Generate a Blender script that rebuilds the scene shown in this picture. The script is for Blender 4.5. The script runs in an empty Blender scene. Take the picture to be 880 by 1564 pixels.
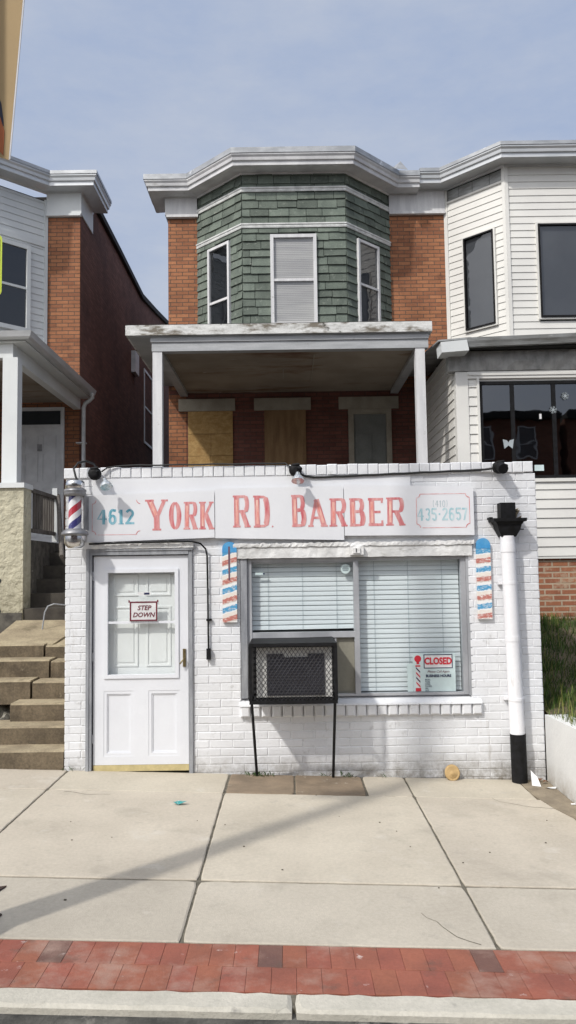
import bpy, bmesh, math, random
from mathutils import Vector, Matrix
R = random.Random(7)
PI = math.pi
scene = bpy.context.scene
col = scene.collection

# ------------------------------------------------------------------ materials
def _nt(name):
    m = bpy.data.materials.new(name); m.use_nodes = True
    nt = m.node_tree; nt.nodes.clear()
    out = nt.nodes.new('ShaderNodeOutputMaterial')
    return m, nt, out
def N(nt, t, **k):
    n = nt.nodes.new(t)
    for a, b in k.items():
        if a.startswith('i_'):
            n.inputs[a[2:].replace('_', ' ')].default_value = b
        else: setattr(n, a, b)
    return n
def c4(c): return (c[0], c[1], c[2], 1.0)
def pos(nt, scale=(1, 1, 1), rot=(0, 0, 0), space='world', loc=(0, 0, 0)):
    g = N(nt, 'ShaderNodeNewGeometry') if space == 'world' else N(nt, 'ShaderNodeTexCoord')
    mp = N(nt, 'ShaderNodeMapping')
    mp.inputs['Scale'].default_value = scale; mp.inputs['Rotation'].default_value = rot; mp.inputs['Location'].default_value = loc
    nt.links.new(g.outputs['Position' if space == 'world' else 'Object'], mp.inputs['Vector'])
    return mp.outputs['Vector']
def noise(nt, vec, scale, detail=5, rough=.55):
    n = N(nt, 'ShaderNodeTexNoise'); n.inputs['Scale'].default_value = scale
    n.inputs['Detail'].default_value = detail; n.inputs['Roughness'].default_value = rough
    nt.links.new(vec, n.inputs['Vector']); return n.outputs['Fac']
def ramp(nt, fac, lo, hi, a=(0, 0, 0), b=(1, 1, 1)):
    r = N(nt, 'ShaderNodeValToRGB'); e = r.color_ramp.elements
    e[0].position = lo; e[0].color = c4(a); e[1].position = hi; e[1].color = c4(b)
    nt.links.new(fac, r.inputs['Fac']); return r.outputs['Color']
def mix(nt, fac, a, b, blend='MIX'):
    m = N(nt, 'ShaderNodeMix', data_type='RGBA', blend_type=blend)
    for s, v in ((m.inputs[0], fac), (m.inputs[6], a), (m.inputs[7], b)):
        if isinstance(v, (int, float)): s.default_value = v
        elif isinstance(v, tuple): s.default_value = c4(v)
        else: nt.links.new(v, s)
    return m.outputs[2]
def mat(name, c1, c2=None, scale=5, lo=.35, hi=.65, rough=.75, metal=0, bump=0, bscale=60, stains=(), colattr=False, stretch=(1, 1, 1), spec=.4, grad=None, fine=.12, space='world', bd=.01):
    """base colour varied by noise, stains = [(colour, scale, lo, hi, stretch)], grad = (colour, z0, z1) dirt fading out upwards"""
    m, nt, out = _nt(name)
    v = pos(nt, space=space); vs = pos(nt, scale=stretch, space=space)
    c2 = c2 or tuple(x * .82 for x in c1)
    c = mix(nt, ramp(nt, noise(nt, vs, scale), lo, hi), c2, c1)
    if fine:
        f = ramp(nt, noise(nt, v, 45, 4, .7), .2, .8, (1 - fine,) * 3, (1 + fine * .6,) * 3)
        c = mix(nt, 1.0, c, f, 'MULTIPLY')
    if colattr:
        a = N(nt, 'ShaderNodeVertexColor', layer_name='Col')
        c = mix(nt, 1.0, c, a.outputs['Color'], 'MULTIPLY')
    for i, st in enumerate(stains):
        sv = pos(nt, scale=st[4] if len(st) > 4 else (1, 1, 1), space=space, loc=(3.1 * i, 1.7 * i, 2.3))
        c = mix(nt, ramp(nt, noise(nt, sv, st[1], 7, .65), st[2], st[3]), c, st[0])
    if grad:
        g = N(nt, 'ShaderNodeNewGeometry'); s = N(nt, 'ShaderNodeSeparateXYZ'); nt.links.new(g.outputs['Position'], s.inputs[0])
        mr = N(nt, 'ShaderNodeMapRange'); nt.links.new(s.outputs['Z'], mr.inputs['Value'])
        mr.inputs['From Min'].default_value = grad[1]; mr.inputs['From Max'].default_value = grad[2]
        mr.inputs['To Min'].default_value = 1; mr.inputs['To Max'].default_value = 0
        nn = ramp(nt, noise(nt, v, 11, 7, .75), .30, .62)
        mm = mix(nt, 1.0, mr.outputs['Result'], nn, 'MULTIPLY')
        c = mix(nt, mm, c, grad[0])
    p = N(nt, 'ShaderNodeBsdfPrincipled'); nt.links.new(c, p.inputs['Base Color'])
    p.inputs['Roughness'].default_value = rough; p.inputs['Metallic'].default_value = metal
    p.inputs['Specular IOR Level'].default_value = spec
    if bump:
        b = N(nt, 'ShaderNodeBump'); b.inputs['Strength'].default_value = bump; b.inputs['Distance'].default_value = bd
        nt.links.new(noise(nt, v, bscale, 5, .6), b.inputs['Height']); nt.links.new(b.outputs[0], p.inputs['Normal'])
    nt.links.new(p.outputs[0], out.inputs[0])
    return m
def brickmat(name, c1, c2, mortar, bw=.21, rh=.0677, axis='x', msize=.007, dirt=None, dark=1.0, lit=None):
    m, nt, out = _nt(name)
    g = N(nt, 'ShaderNodeNewGeometry'); s = N(nt, 'ShaderNodeSeparateXYZ'); nt.links.new(g.outputs['Position'], s.inputs[0])
    cb = N(nt, 'ShaderNodeCombineXYZ'); nt.links.new(s.outputs['X' if axis == 'x' else 'Y'], cb.inputs[0]); nt.links.new(s.outputs['Z'], cb.inputs[1])
    b = N(nt, 'ShaderNodeTexBrick'); nt.links.new(cb.outputs[0], b.inputs['Vector'])
    b.inputs['Scale'].default_value = 1; b.inputs['Brick Width'].default_value = bw; b.inputs['Row Height'].default_value = rh
    b.inputs['Mortar Size'].default_value = msize; b.inputs['Mortar Smooth'].default_value = .2; b.inputs['Bias'].default_value = -.1
    b.inputs['Color1'].default_value = c4(c1); b.inputs['Color2'].default_value = c4(c2); b.inputs['Mortar'].default_value = c4(mortar)
    v = pos(nt)
    c = mix(nt, 1.0, b.outputs['Color'], ramp(nt, noise(nt, v, 1.6, 6, .6), .3, .7, (.72 * dark,) * 3, (1.12 * dark,) * 3), 'MULTIPLY')
    c = mix(nt, 1.0, c, ramp(nt, noise(nt, v, 38, 3, .6), .25, .75, (.85,) * 3, (1.1,) * 3), 'MULTIPLY')
    if dirt: c = mix(nt, ramp(nt, noise(nt, v, dirt[1], 7, .7), dirt[2], dirt[3]), c, dirt[0])
    p = N(nt, 'ShaderNodeBsdfPrincipled'); nt.links.new(c, p.inputs['Base Color']); p.inputs['Roughness'].default_value = .85
    p.inputs['Specular IOR Level'].default_value = .2
    bp = N(nt, 'ShaderNodeBump'); bp.invert = True; bp.inputs['Strength'].default_value = .6; bp.inputs['Distance'].default_value = .008
    nt.links.new(b.outputs['Fac'], bp.inputs['Height']); nt.links.new(bp.outputs[0], p.inputs['Normal'])
    nt.links.new(p.outputs[0], out.inputs[0]); return m
def glass(name, tint=(1, 1, 1), base=.06, rough=.01, wob=.0):
    m, nt, out = _nt(name)
    t = N(nt, 'ShaderNodeBsdfTransparent'); t.inputs[0].default_value = c4(tint)
    g = N(nt, 'ShaderNodeBsdfGlossy'); g.inputs['Roughness'].default_value = rough
    lw = N(nt, 'ShaderNodeLayerWeight'); lw.inputs['Blend'].default_value = .5
    pw = N(nt, 'ShaderNodeMath', operation='POWER'); nt.links.new(lw.outputs['Facing'], pw.inputs[0]); pw.inputs[1].default_value = 4
    ad = N(nt, 'ShaderNodeMath', operation='ADD', use_clamp=True); nt.links.new(pw.outputs[0], ad.inputs[0]); ad.inputs[1].default_value = base + .03
    mx = N(nt, 'ShaderNodeMixShader'); nt.links.new(ad.outputs[0], mx.inputs[0]); nt.links.new(t.outputs[0], mx.inputs[1]); nt.links.new(g.outputs[0], mx.inputs[2])
    if wob:
        b = N(nt, 'ShaderNodeBump'); b.inputs['Strength'].default_value = wob; b.inputs['Distance'].default_value = .02
        nt.links.new(noise(nt, pos(nt), 2.2, 2), b.inputs['Height']); nt.links.new(b.outputs[0], g.inputs['Normal'])
    nt.links.new(mx.outputs[0], out.inputs[0]); return m
def stripes(name, bands, turns, axis='cyl', slope=0., worn=.0, c_worn=(.8, .8, .78), wob=.01):
    """painted stripes in object space: bands = [(pos, colour)] over one period; cylinder helix or sloping lines"""
    m, nt, out = _nt(name)
    tc = N(nt, 'ShaderNodeTexCoord'); s = N(nt, 'ShaderNodeSeparateXYZ'); nt.links.new(tc.outputs['Object'], s.inputs[0])
    def mth(op, a, b=None):
        n = N(nt, 'ShaderNodeMath', operation=op)
        for i, v in enumerate((a, b)):
            if v is None: continue
            if isinstance(v, (int, float)): n.inputs[i].default_value = v
            else: nt.links.new(v, n.inputs[i])
        return n.outputs[0]
    nz = mth('MULTIPLY', mth('SUBTRACT', noise(nt, tc.outputs['Object'], 30, 3), .5), wob)
    if axis == 'cyl':
        a = mth('DIVIDE', mth('ARCTAN2', s.outputs['Y'], s.outputs['X']), 2 * PI)
        f = mth('SUBTRACT', mth('MULTIPLY', s.outputs['Z'], turns), a)
    else:
        f = mth('MULTIPLY', mth('ADD', mth('SUBTRACT', s.outputs['Z'], mth('MULTIPLY', s.outputs['X'], slope)), nz), turns)
    f = mth('FRACT', mth('ADD', f, 100.))
    r = N(nt, 'ShaderNodeValToRGB'); r.color_ramp.interpolation = 'CONSTANT'; el = r.color_ramp.elements
    while len(el) < len(bands): el.new(.5)
    for e, (p_, c_) in zip(el, bands): e.position = p_; e.color = c4(c_)
    nt.links.new(f, r.inputs['Fac'])
    c = r.outputs['Color']
    if worn: c = mix(nt, ramp(nt, noise(nt, pos(nt, scale=(1, 1, 2.2)), 26, 6, .75), .62 - worn, .66), c, c_worn)
    p = N(nt, 'ShaderNodeBsdfPrincipled'); nt.links.new(c, p.inputs['Base Color']); p.inputs['Roughness'].default_value = .55
    nt.links.new(p.outputs[0], out.inputs[0]); return m

MT = {}
MT['white_brick'] = mat('painted_white_brick', (.735, .745, .765), (.67, .68, .695), scale=1.3, rough=.55, bump=.35, bscale=38, colattr=True,
    stains=[((.42, .40, .37), 5, .64, .82, (1.4, 1, .28)), ((.50, .50, .50), 13, .60, .75), ((.10, .09, .07), 24, .715, .76), ((.30, .17, .10), 6, .735, .80, (3, 1, .3))], grad=((.17, .15, .12), -.06, .24), fine=.05)
MT['white_trim'] = mat('old_white_trim', (.76, .75, .73), (.55, .54, .52), scale=3, rough=.6, bump=.3, bscale=30, stains=[((.25, .23, .20), 11, .62, .74, (.5, 1, 2))], fine=.08)
MT['peel'] = mat('peeling_white_lintel', (.78, .78, .77), (.55, .55, .54), scale=6, rough=.6, bump=1.0, bscale=16, stains=[((.30, .29, .26), 9, .6, .72, (.6, 1, 2)), ((.12, .11, .09), 14, .70, .75, (.4, 1, 2.5))], fine=.08)
MT['door'] = mat('white_door_paint', (.72, .735, .77), (.67, .685, .72), scale=2, rough=.4, bump=.06, bscale=20, stains=[((.45, .44, .42), 8, .74, .82)], fine=.02)
MT['inner_white'] = mat('inner_door_paint', (.84, .85, .85), (.80, .81, .81), rough=.5, fine=.0)
MT['tan'] = mat('tan_threshold_paint', (.56, .47, .24), rough=.7, scale=12)
MT['alu'] = mat('aged_aluminium', (.47, .48, .50), (.33, .34, .36), scale=5, rough=.5, metal=.25, stretch=(1, 1, .3), fine=.08)
MT['alu_dark'] = mat('grey_weathered_jamb', (.34, .35, .37), (.22, .23, .25), scale=7, rough=.6, stretch=(3, 3, .4), bump=.3, bscale=40)
MT['board'] = mat('white_sign_board', (.74, .75, .77), (.67, .68, .71), scale=1.6, rough=.45, fine=.02, stains=[((.50, .49, .46), 5, .68, .85, (1, 1, .6))])
MT['black'] = mat('black_painted_steel', (.014, .014, .016), (.008, .008, .008), scale=20, rough=.6, spec=.15)
MT['rubber'] = mat('black_cable', (.018, .018, .018), rough=.6, fine=0)
MT['chrome'] = mat('dull_chrome', (.72, .72, .73), (.5, .5, .5), scale=10, rough=.22, metal=1, fine=.05)
MT['pewter'] = mat('grey_cast_metal', (.30, .30, .31), (.18, .18, .19), scale=14, rough=.45, metal=.6)
MT['bulb'] = mat('silvered_bulb_glass', (.75, .77, .78), (.4, .42, .42), scale=60, rough=.15, metal=.7)
MT['mesh_metal'] = mat('weathered_black_mesh', (.045, .045, .05), (.025, .022, .022), scale=20, rough=.5)
MT['brass'] = mat('worn_brass', (.30, .24, .12), rough=.35, metal=.8)
MT['glass'] = glass('window_glass', (.91, .952, .968), .04, .008, .10)
MT['glass_clear'] = glass('storm_door_glass', (.955, .975, .97), .04, .01, .05)
MT['glass_tube'] = glass('tube_glass', (.97, .97, .97), .03)
MT['blind'] = mat('vinyl_blind', (.80, .81, .80), (.74, .76, .76), scale=1.5, rough=.4, fine=.0)
MT['cord'] = mat('blind_cord', (.42, .48, .50), rough=.8, fine=0)
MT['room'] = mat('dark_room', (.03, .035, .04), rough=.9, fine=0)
MT['inner_wall'] = mat('dim_plaster', (.20, .21, .20), rough=.9)
MT['beige'] = mat('beige_filler_panel', (.30, .29, .24), (.22, .21, .17), scale=2, rough=.5, stretch=(1, 1, .3))
MT['ac_face'] = mat('air_conditioner_plastic', (.62, .62, .60), (.5, .5, .48), scale=6, rough=.5)
MT['ac_fins'] = mat('dark_condenser_fins', (.05, .05, .06), (.03, .03, .04), scale=30, rough=.6, stretch=(.2, 1, 5))
def redpaint(name, a, b, lo=.42, hi=.6):
    return mat(name, a, b, scale=16, lo=lo, hi=hi, rough=.6, fine=.1, stretch=(1.6, 1, .35))
MT['red'] = redpaint('brushed_red_paint', (.52, .105, .125), (.70, .40, .38), .32, .68)
MT['pink'] = redpaint('thin_red_wash', (.78, .52, .44), (.70, .22, .19), .38, .62)
MT['line_red'] = mat('thin_red_line', (.62, .16, .16), (.78, .6, .6), scale=14, lo=.3, hi=.6, rough=.6)
MT['teal'] = redpaint('teal_paint', (.09, .32, .42), (.30, .52, .60))
MT['paleblue'] = redpaint('faded_blue_paint', (.33, .53, .58), (.52, .66, .69))
MT['greyblue'] = mat('grey_blue_line', (.45, .55, .58), rough=.6)
MT['maroon'] = mat('maroon_print', (.15, .012, .028), rough=.5, fine=0)
MT['paper'] = mat('paper_sheet', (.72, .72, .72), rough=.6, fine=.02)
MT['paper_blue'] = mat('pale_print_card', (.60, .72, .72), rough=.5, fine=.02)
MT['print_red'] = mat('red_print', (.60, .03, .05), rough=.5, fine=0)
MT['print_navy'] = mat('navy_print', (.02, .025, .08), rough=.5, fine=0)
MT['print_grey'] = mat('grey_print', (.16, .2, .24), rough=.5, fine=0)
MT['pvc'] = mat('white_painted_pipe', (.80, .80, .82), (.72, .72, .74), scale=4, rough=.4, stretch=(1, 1, .3), stains=[((.40, .39, .36), 8, .62, .8, (2, 2, .3)), ((.2, .19, .17), 22, .70, .76)], fine=.05, bump=.15, bscale=30)
MT['tube_stripe'] = stripes('barber_helix', [(0, (.74, .74, .76)), (.22, (.42, .02, .04)), (.48, (.74, .74, .76)), (.74, (.03, .03, .17))], 3.6)
ST = [(0, (.55, .50, .46)), (.06, (.46, .16, .13)), (.30, (.72, .66, .60)), (.50, (.76, .76, .75)), (.56, (.07, .30, .52)), (.84, (.76, .76, .75))]
MT['plaque_a'] = stripes('plaque_paint_a', ST, 1 / .178, 'lin', .30, .10, (.72, .66, .6), .03)
MT['plaque_b'] = stripes('plaque_paint_b', ST, 1 / .172, 'lin', .10, .12, (.78, .77, .74), .03)
MT['plaque_blue'] = mat('plaque_blue_top', (.05, .27, .56), (.10, .34, .6), scale=14, rough=.55, stains=[((.03, .05, .12), 20, .66, .74, (2, 1, .4))])
MT['plaque_dark'] = mat('dark_drip', (.16, .09, .12), rough=.7)
MT['concrete'] = mat('sidewalk_concrete', (.50, .45, .37), (.43, .385, .315), scale=1.4, rough=.85, bump=.25, bscale=120, colattr=True,
    stains=[((.30, .27, .22), 2.1, .56, .86), ((.16, .14, .12), 26, .745, .775), ((.56, .53, .47), 3.6, .60, .85), ((.34, .31, .26), 9, .60, .80), ((.26, .24, .2), 40, .70, .76)], fine=.16)
MT['joint'] = mat('joint_dirt', (.17, .155, .12), (.09, .08, .06), scale=20, rough=.95, bump=.6, bscale=80)
MT['stain'] = mat('stained_concrete', (.27, .205, .14), (.17, .13, .09), scale=4, rough=.85, bump=.35, bscale=90, stains=[((.46, .42, .36), 6, .64, .72)])
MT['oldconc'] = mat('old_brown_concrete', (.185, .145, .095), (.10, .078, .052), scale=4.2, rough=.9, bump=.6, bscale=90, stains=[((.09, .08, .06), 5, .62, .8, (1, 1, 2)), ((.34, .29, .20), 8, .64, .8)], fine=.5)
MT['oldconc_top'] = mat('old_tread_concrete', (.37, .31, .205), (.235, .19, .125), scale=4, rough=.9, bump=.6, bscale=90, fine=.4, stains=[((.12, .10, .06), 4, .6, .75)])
MT['rubble'] = mat('pale_rubble', (.36, .34, .29), (.15, .14, .11), scale=7, rough=.9, bump=1, bscale=25, stains=[((.09, .13, .03), 9, .62, .68)])
MT['paver'] = mat('red_paver', (.29, .098, .062), (.225, .078, .052), scale=5, rough=.8, bump=.3, bscale=90, colattr=True, fine=.15, stains=[((.36, .25, .20), 3.3, .50, .80), ((.10, .07, .055), 5.2, .58, .78), ((.60, .52, .48), 7, .645, .74)])
MT['curb'] = mat('curb_concrete', (.53, .50, .43), (.42, .40, .34), scale=2.5, rough=.9, bump=.4, bscale=90, fine=.18, stains=[((.2, .19, .17), 6, .66, .8)])
MT['curb_face'] = mat('stained_curb_face', (.17, .165, .15), (.05, .05, .048), scale=4, rough=.9, bump=.5, bscale=60, stretch=(1, 1, 3), fine=.2, stains=[((.42, .40, .36), 3, .58, .7)])
MT['asphalt'] = mat('road_asphalt', (.060, .060, .058), (.042, .042, .042), scale=3, rough=.9, bump=.5, bscale=200, fine=.3)
MT['soil'] = mat('soil_ground', (.14, .11, .075), (.08, .065, .04), scale=3, rough=.95, bump=.8, bscale=30, fine=.25)
MT['dirt'] = mat('dry_dirt', (.30, .25, .18), (.20, .165, .12), scale=5, rough=.95, bump=.8, bscale=50, fine=.25)
MT['grass'] = mat('grass_blade', (.055, .115, .022), (.035, .075, .018), scale=5, rough=.7, colattr=True, fine=.0)
MT['grass_dry'] = mat('dry_grass', (.26, .24, .11), rough=.8, fine=0)
MT['retain'] = mat('white_painted_concrete', (.74, .74, .72), (.64, .64, .63), scale=1.4, rough=.7, bump=.3, bscale=25, stains=[((.40, .37, .32), 7, .68, .78)], grad=((.34, .30, .24), -.12, .12), fine=.05)
MT['brick_red'] = brickmat('orange_red_brick', (.40, .175, .088), (.255, .105, .058), (.14, .09, .064), dirt=((.10, .05, .035), 2.2, .58, .8))
MT['brick_red_side'] = brickmat('orange_red_brick_return', (.30, .095, .05), (.21, .065, .04), (.10, .055, .04), axis='y')
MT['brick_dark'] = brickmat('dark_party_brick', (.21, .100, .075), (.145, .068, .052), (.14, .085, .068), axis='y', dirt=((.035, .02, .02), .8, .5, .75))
MT['brick_porch'] = brickmat('porch_brick_painted_shade', (.20, .080, .062), (.135, .056, .046), (.10, .065, .055))  # same front brick, with the porch shade put into a darker colour
MT['brick_found'] = brickmat('worn_foundation_brick', (.36, .15, .08), (.26, .10, .06), (.42, .33, .24), bw=.22, rh=.075, msize=.012, dirt=((.40, .30, .21), 5, .55, .68))
MT['brick_far'] = brickmat('far_brick', (.26, .11, .07), (.20, .08, .05), (.2, .15, .12))
MT['shingle'] = mat('green_slate_shingle', (.150, .178, .148), (.100, .122, .102), scale=4, rough=.85, bump=.6, bscale=50, colattr=True, fine=.3, stains=[((.27, .29, .25), 12, .58, .76), ((.05, .06, .05), 6, .64, .8)])
MT['under'] = mat('tar_underlay', (.022, .028, .024), rough=.95)
MT['cornice'] = mat('weathered_cornice_paint', (.66, .66, .66), (.50, .50, .51), scale=3, rough=.6, bump=.3, bscale=25, stretch=(1, 1, .5), stains=[((.22, .21, .20), 5, .62, .8, (.5, .5, 2)), ((.80, .80, .80), 4, .66, .8, (.4, .4, 2))], fine=.1)
MT['band'] = mat('white_band_trim', (.70, .71, .69), (.50, .51, .50), scale=8, rough=.6, fine=.15)
MT['roofmetal'] = mat('galvanised_flashing', (.42, .43, .44), (.28, .29, .30), scale=4, rough=.45, metal=.5, stretch=(1, 1, 2), stains=[((.65, .66, .67), 3, .62, .68)])
MT['tar'] = mat('black_roof_tar', (.028, .027, .026), rough=.9, bump=.6, bscale=30)
MT['wood_white'] = mat('porch_white_wood', (.66, .66, .66), (.54, .54, .55), scale=3, rough=.65, stretch=(4, 4, .5), stains=[((.25, .24, .22), 9, .66, .78)], fine=.08)
MT['wood_grey'] = mat('porch_beam_grey', (.44, .45, .46), (.33, .34, .35), scale=3, rough=.7, stretch=(.6, 1, 4), stains=[((.20, .19, .18), 6, .64, .8)], fine=.1)
MT['fascia'] = mat('peeling_fascia', (.70, .70, .68), (.52, .52, .50), scale=6, rough=.7, stretch=(1, 1, 3), bump=.5, bscale=30, stains=[((.16, .14, .11), 2.6, .50, .62, (1, 1, 3)), ((.04, .04, .03), 5, .62, .68, (1, 1, 2))], fine=.2)
MT['ceiling'] = mat('porch_ceiling', (.33, .285, .23), (.24, .205, .165), scale=1.5, rough=.85, stains=[((.15, .085, .05), 1.6, .54, .68, (.5, 1.6, 1)), ((.42, .38, .32), 5, .66, .72, (.6, 1.4, 1))], fine=.08)
MT['ply'] = mat('osb_plywood', (.46, .30, .12), (.34, .20, .07), scale=9, rough=.8, bump=.2, bscale=60, stretch=(1, 1, 1.6), stains=[((.30, .15, .04), 22, .60, .75)], fine=.3)
MT['ply2'] = mat('weathered_plywood', (.27, .17, .085), (.18, .105, .05), scale=3, rough=.8, stretch=(4, 1, .6), fine=.15)
MT['lintel'] = mat('shade_toned_cream_lintel', (.36, .33, .27), (.28, .255, .21), scale=5, rough=.8, bump=.3, bscale=40)  # cream tone darkened to carry the shade under the porch
MT['shade'] = mat('window_shade', (.44, .44, .43), (.36, .36, .36), scale=1, rough=.8, stretch=(1, 1, 12), lo=.4, hi=.6, fine=.04)
MT['pane_dark'] = glass('dark_window_glass', (.46, .48, .50), .06, .01, .25)
MT['pane_storm'] = glass('storm_window_glass', (.22, .24, .27), .15, .015, .06)
MT['siding'] = mat('cream_vinyl_siding', (.70, .69, .65), (.62, .61, .58), scale=1.2, rough=.5, stains=[((.42, .41, .37), 4, .70, .85, (.4, .4, 2))], fine=.04)
MT['siding_white'] = mat('white_vinyl_siding', (.66, .68, .67), (.58, .60, .60), scale=1.2, rough=.5, fine=.04)
MT['gutter'] = mat('aluminium_gutter', (.62, .63, .64), (.50, .52, .53), scale=3, rough=.4, metal=.3, stretch=(.5, .5, 2), fine=.06)
MT['gutter_old'] = mat('stained_gutter', (.36, .37, .37), (.20, .20, .19), scale=4, rough=.5, metal=.2, stretch=(.8, 1, 4), stains=[((.62, .62, .6), 3, .62, .7, (.6, 1, 3))])
MT['wrap'] = mat('crinkled_beam_wrap', (.36, .355, .34), (.20, .20, .19), scale=5, rough=.5, bump=1.0, bscale=5, stretch=(1.5, 1, .8))
MT['stucco'] = mat('yellow_stucco', (.53, .495, .37), (.40, .375, .28), scale=2.5, rough=.9, bump=1.0, bscale=9, bd=.06, stains=[((.26, .23, .16), 6, .66, .76), ((.66, .62, .46), 4, .62, .8)], grad=((.16, .14, .09), 1.15, 1.9), fine=.1)
MT['mottled'] = mat('mottled_porch_base', (.13, .12, .10), (.055, .05, .045), scale=9, rough=.9, bump=.8, bscale=20, stains=[((.34, .32, .27), 6, .64, .72)])
MT['alley'] = mat('darkened_alley_concrete', (.07, .062, .05), (.035, .03, .026), scale=4, rough=.9)  # concrete colour darkened to paint in the gloom of the alley
MT['darkwood'] = mat('grey_old_wood', (.16, .145, .13), (.09, .08, .07), scale=6, rough=.85, stretch=(4, 4, .6))
MT['leftdoor'] = mat('grey_white_door', (.68, .69, .70), rough=.5, fine=.03)
MT['pole_paint'] = mat('street_pole_paint', (.10, .095, .085), (.06, .055, .05), scale=8, rough=.6)
MT['rust'] = mat('rusty_dark_metal', (.085, .045, .03), (.03, .02, .018), scale=18, rough=.85, bump=.6, bscale=60)
MT['banner'] = mat('tan_banner_cloth', (.42, .30, .155), (.37, .265, .14), scale=1.5, rough=.8, fine=.03)
MT['banner_dark'] = mat('dark_banner_print', (.03, .035, .06), rough=.8, fine=0)
MT['banner_rust'] = mat('rust_banner_print', (.42, .13, .05), rough=.8, fine=0)
MT['banner_hem'] = mat('white_banner_hem', (.7, .7, .72), rough=.8, fine=0)
MT['sign_yellow'] = mat('yellow_green_sign', (.62, .74, .05), rough=.4, fine=.02)
MT['sign_black'] = mat('sign_black_edge', (.03, .04, .02), rough=.5, fine=0)
MT['grey_room'] = mat('grey_room', (.30, .30, .31), (.20, .20, .21), scale=.7, rough=.9, fine=0)
MT['snow'] = mat('window_cling_white', (.36, .40, .42), rough=.5, fine=0)
MT['leaf'] = mat('dry_brown_leaf', (.20, .09, .04), (.12, .05, .025), scale=20, rough=.85)
MT['weed'] = mat('green_weed', (.06, .11, .03), rough=.8, fine=0)
MT['tealpaper'] = mat('teal_wrapper', (.04, .26, .25), (.6, .66, .66), scale=30, lo=.35, hi=.5, rough=.5, fine=0)
MT['lid'] = mat('tan_clay_disc', (.52, .36, .17), (.40, .27, .12), scale=14, rough=.7, bump=.4, bscale=50, space='object')

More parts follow.
